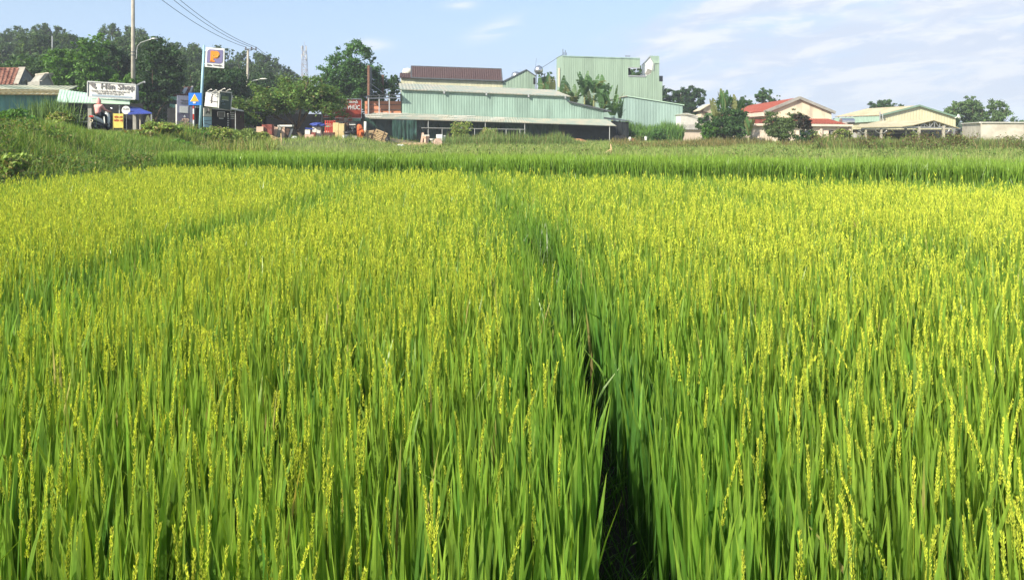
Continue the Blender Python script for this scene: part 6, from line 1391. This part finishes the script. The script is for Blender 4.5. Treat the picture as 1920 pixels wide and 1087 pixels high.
def papaya(px, D, ytop, label, seed):
    x = (px - 960) / F * D; z = gz(x, D); zt = P(0, ytop, D).z; t = thing('papaya_tree', (x, D, z), label, 'papaya tree'); r_ = random.Random(seed)
    MB().tube([(x, D, z), (x + .1, D, (z + zt) / 2), (x, D, zt - .6)], [.12, .1, .06], 8).build('trunk', M['bark'], t, smooth=True)
    bl = []
    for k in range(13):
        az = k * 2.4; rr = r_.uniform(.6, 1.15); bl.append((x + math.cos(az) * rr, D + math.sin(az) * rr, zt - r_.uniform(0, .7) - rr * .25, .32, .32, .12))
    v, q, cc = leaf_cloud(bl, 1100, .26, G_MID, .5, .35, 60, .7, seed); np_obj('crown', v, q, M['leaf'], cc, parent=t)
    mb = MB()
    for b in bl: mb.tube([(x, D, zt - .6), (b[0], b[1], b[2])], .02, 4)
    mb.build('leaf_stalk', M['bark'], t)
papaya(1362, 89, 181, 'papaya tree rising above the dark bush clump', 3)
papaya(1378, 90, 186, 'second papaya tree right of the bush clump top', 4)

# ------------------------------------------------------------------ scooter and rider
D = 43.0; x0 = (190 - 960) / F * D; z0 = gz(x0, D); z0 = max(z0, 2.05) + .065
x0 = max(x0, road_x(D) - 2); hd = R(-4)
def Lc(p): return Vector((x0, D, z0)) + Matrix.Rotation(hd, 3, 'Z') @ Vector(p)
def LB(mb_, c, size, tilt=0): mb_.box(Lc(c), size, M=Matrix.Rotation(hd, 3, 'Z') @ Matrix.Rotation(tilt, 3, 'X'))
t = thing('scooter', (x0, D, z0), 'white scooter ridden along the road by the figure in pink', 'scooter')
for yy_ in (-.62, .62):
    wh = MB().lathe(Lc((0, yy_, .27)), [(.17, -.05), (.24, -.055), (.27, -.02), (.27, .02), (.24, .055), (.17, .05)], 20, axis=Lc((1, 0, 0)) - Lc((0, 0, 0))).build('wheel', M['rubber'], t, smooth=True)
    MB().lathe(Lc((0, yy_, .27)), [(.03, -.07), (.17, -.03), (.17, .03), (.03, .07)], 12, axis=Lc((1, 0, 0)) - Lc((0, 0, 0))).build('rim', M['steel'], wh)
def loft(rings, m, name, parent, n=14):
    """rings: (y, z, half width, half height)"""
    mb_ = MB(); vs = []
    for (y_, z_, hw, hh) in rings:
        for j in range(n): a = 2 * math.pi * j / n; vs.append(Lc((hw * math.cos(a), y_, z_ + hh * math.sin(a))))
    k = len(rings); fs = [(i * n + j, i * n + (j + 1) % n, (i + 1) * n + (j + 1) % n, (i + 1) * n + j) for i in range(k - 1) for j in range(n)] + [tuple(range(n))[::-1], tuple((k - 1) * n + j for j in range(n))]
    return mb_.add(vs, fs).build(name, m, parent, smooth=True)
loft([(-.92, .80, .05, .03), (-.82, .74, .13, .10), (-.55, .66, .17, .14), (-.2, .56, .17, .16), (.05, .45, .13, .1), (.12, .42, .1, .05)], M['scooter_white'], 'tail_body', t)
loft([(-.70, .45, .06, .06), (-.45, .40, .13, .13), (0, .34, .12, .1), (.1, .33, .1, .08)], M['black'], 'engine', t)
loft([(-.78, .86, .08, .03), (-.5, .84, .15, .05), (-.1, .80, .14, .06), (.08, .72, .08, .03)], M['black'], 'seat', t)
mb = MB(); LB(mb, (0, .25, .30), (.30, .42, .06)); mb.build('footboard', M['black'], t)
loft([(.42, .62, .06, .32), (.50, .66, .19, .40), (.58, .66, .17, .36), (.66, .60, .08, .22)], M['scooter_white'], 'front_shield', t)
loft([(.50, .98, .05, .04), (.52, 1.02, .12, .07), (.62, 1.0, .08, .06)], M['scooter_white'], 'headlight_cowl', t)
loft([(.42, .36, .05, .04), (.62, .56, .07, .03), (.85, .40, .05, .03)], M['scooter_white'], 'front_mudguard', t)
MB().tube([Lc((-.34, .40, 1.06)), Lc((-.12, .48, 1.03)), Lc((.12, .48, 1.03)), Lc((.34, .40, 1.06))], .02, 8).build('handlebar', M['black'], t)
mb = MB(); LB(mb, (0, -.93, .78), (.20, .05, .09)); mb.build('tail_light', M['tail_red'], t)
mb = MB(); LB(mb, (0, -.93, .52), (.19, .02, .15), -.3); mb.build('number_plate', M['plate'], t)
loft([(-.95, .50, .04, .05), (-.86, .62, .07, .04), (-.72, .58, .07, .03)], M['black'], 'rear_mudguard', t)
for s in (-1, 1):
    mr = MB().tube([Lc((s * .25, .44, 1.05)), Lc((s * .30, .44, 1.22))], .01, 6).build('mirror', M['black'], t)
    MB().sphere(Lc((s * .33, .44, 1.25)), (.075, .02, .05), 10, 6).build('mirror_glass', M['stainless'], mr)
    mb = MB(); LB(mb, (s * .12, -.90, .76), (.05, .05, .05)); mb.build('indicator', M['orange_sign'], t)
MB().tube([Lc((.16, -.25, .3)), Lc((.18, -.6, .33)), Lc((.18, -.95, .40))], [.04, .055, .05], 10).build('exhaust', M['steel_dark'], t, smooth=True)
def skin(name, pts, edges, rad, m, parent, sub=2, root=0):
    me = bpy.data.meshes.new(name); off = root_loc(parent)
    me.from_pydata([Lc(p) - off for p in pts], edges, []); o = bpy.data.objects.new(name, me); COL.objects.link(o); o.parent = parent
    o.modifiers.new('skin', 'SKIN'); s_ = o.modifiers.new('sub', 'SUBSURF'); s_.levels = sub; s_.render_levels = sub
    lay = me.skin_vertices[0] if me.skin_vertices else None
    if lay is None: bpy.context.view_layer.update(); lay = me.skin_vertices[0]
    for i, r_ in enumerate(rad): lay.data[i].radius = (r_, r_) if not hasattr(r_, '__len__') else r_; lay.data[i].use_root = (i == root)
    me.materials.append(m)
    dg = bpy.context.evaluated_depsgraph_get(); bpy.context.view_layer.update(); nm = bpy.data.meshes.new_from_object(o.evaluated_get(bpy.context.evaluated_depsgraph_get()))
    o.modifiers.clear(); o.data = nm; nm.name = name
    nm.polygons.foreach_set('use_smooth', [True] * len(nm.polygons)); return o
pt = thing('person', Lc((0, -.3, 0)), 'rider in a pink hooded jacket and dark trousers sitting on the scooter', 'person')
pts = [(0, -.30, .93), (0, -.30, 1.08), (0, -.27, 1.25), (0, -.25, 1.39), (0, -.22, 1.50), (0, -.20, 1.58), (0, -.19, 1.68)]; rad = [.13, .12, .13, .11, .055, .085, .085]; ed = [(i, i + 1) for i in range(6)]
for s in (-1, 1):
    b0 = len(pts); pts += [(s * .17, -.24, 1.38), (s * .26, -.12, 1.16), (s * .30, .14, 1.08), (s * .31, .30, 1.07)]; rad += [.06, .048, .04, .03]; ed += [(3, b0), (b0, b0 + 1), (b0 + 1, b0 + 2), (b0 + 2, b0 + 3)]
    pts += [(s * .31, .36, 1.07)]; rad += [.032]; ed += [(b0 + 3, b0 + 4)]
    for f_ in range(4): q = len(pts); pts += [(s * (.27 + .025 * f_), .41, 1.085), (s * (.27 + .025 * f_), .435, 1.05), (s * (.27 + .025 * f_), .41, 1.025)]; rad += [.010, .009, .008]; ed += [(b0 + 4, q), (q, q + 1), (q + 1, q + 2)]
    q = len(pts); pts += [(s * .265, .36, 1.045), (s * .27, .39, 1.02)]; rad += [.011, .009]; ed += [(b0 + 3, q), (q, q + 1)]
    b1_ = len(pts); pts += [(s * .11, -.27, .90), (s * .17, .14, .84), (s * .15, .22, .42), (s * .15, .34, .36)]; rad += [.095, .07, .048, .035]; ed += [(0, b1_), (b1_, b1_ + 1), (b1_ + 1, b1_ + 2), (b1_ + 2, b1_ + 3)]
skin('body', pts, ed, rad, M['skin'], pt)
# face: eyes, nose, mouth turned to the road
mb = MB(); mb.sphere(Lc((0, -.115, 1.64)), (.014, .02, .022), 8, 6); mb.build('nose', M['skin'], pt)
mb = MB()
for s in (-1, 1): mb.sphere(Lc((s * .034, -.12, 1.665)), (.012, .008, .008), 8, 5)
mb.build('eyes', M['dark'], pt)
jp = [(0, -.31, .90), (0, -.31, 1.05), (0, -.28, 1.24), (0, -.26, 1.38), (0, -.24, 1.48)]; jr = [.19, .17, .175, .155, .095]; je = [(i, i + 1) for i in range(4)]
for s in (-1, 1): q = len(jp); jp += [(s * .19, -.25, 1.38), (s * .28, -.11, 1.15), (s * .31, .13, 1.08), (s * .31, .25, 1.07)]; jr += [.085, .07, .058, .045]; je += [(3, q), (q, q + 1), (q + 1, q + 2), (q + 2, q + 3)]
skin('jacket', jp, je, jr, M['pink_cloth'], pt)
hp = [(0, -.24, 1.46), (0, -.235, 1.57), (0, -.235, 1.67), (0, -.27, 1.77), (0, -.31, 1.82)]; skin('hood', hp, [(0, 1), (1, 2), (2, 3), (3, 4)], [.11, .135, .135, .08, .025], M['pink_cloth'], pt)
tp_ = [(0, -.30, .92)]; tr_ = [.15]; te = []
for s in (-1, 1): q = len(tp_); tp_ += [(s * .12, -.24, .90), (s * .18, .14, .85), (s * .155, .22, .48), (s * .15, .24, .38)]; tr_ += [.12, .088, .066, .055]; te += [(0, q), (q, q + 1), (q + 1, q + 2), (q + 2, q + 3)]
skin('trousers', tp_, te, tr_, M['navy_cloth'], pt)
for s in (-1, 1): MB().sphere(Lc((s * .15, .32, .355)), (.05, .12, .04), 10, 6).build('shoe', M['black'], pt, smooth=True)

# clumps and sparse far tree line on the plain
v_ = []; 
bl = []
g_ = np.random.default_rng(9)
for i in range(120):
    px = g_.uniform(560, 2100); D = g_.uniform(230, 330); x = (px - 960) / F * D; h = g_.uniform(4, 8.5) * (1 if px < 1500 else .8); bl.append((x, D, .6 + h * .5, g_.uniform(3, 6), 3, h * .5))
v, q, cc = leaf_cloud(bl, 42000, 1.1, G_MID + G_DRK, 0, 0, 900, .35, 77)
tag(np_obj('distant_woods', v, q, M['leaf'], cc), 'low distant belt of trees beyond the buildings', 'woods', kind='stuff')

# thin air between the camera and the far trees
hb = MB().box((0, 1000, 29), (3400, 3400, 64)); hm = bpy.data.materials.new('haze'); hm.use_nodes = True
for n_ in list(hm.node_tree.nodes):
    if n_.type != 'OUTPUT_MATERIAL': hm.node_tree.nodes.remove(n_)
pv = hm.node_tree.nodes.new('ShaderNodeVolumePrincipled'); pv.inputs['Color'].default_value = (.80, .88, 1.0, 1); pv.inputs['Density'].default_value = 0.00065
pv.inputs['Anisotropy'].default_value = 0.0
hm.node_tree.links.new(pv.outputs[0], [n_ for n_ in hm.node_tree.nodes if n_.type == 'OUTPUT_MATERIAL'][0].inputs['Volume'])
tag(hb.build('haze', hm, loc=(0, 1000, -3)), 'thin bluish haze over the far trees', 'haze', kind='stuff')
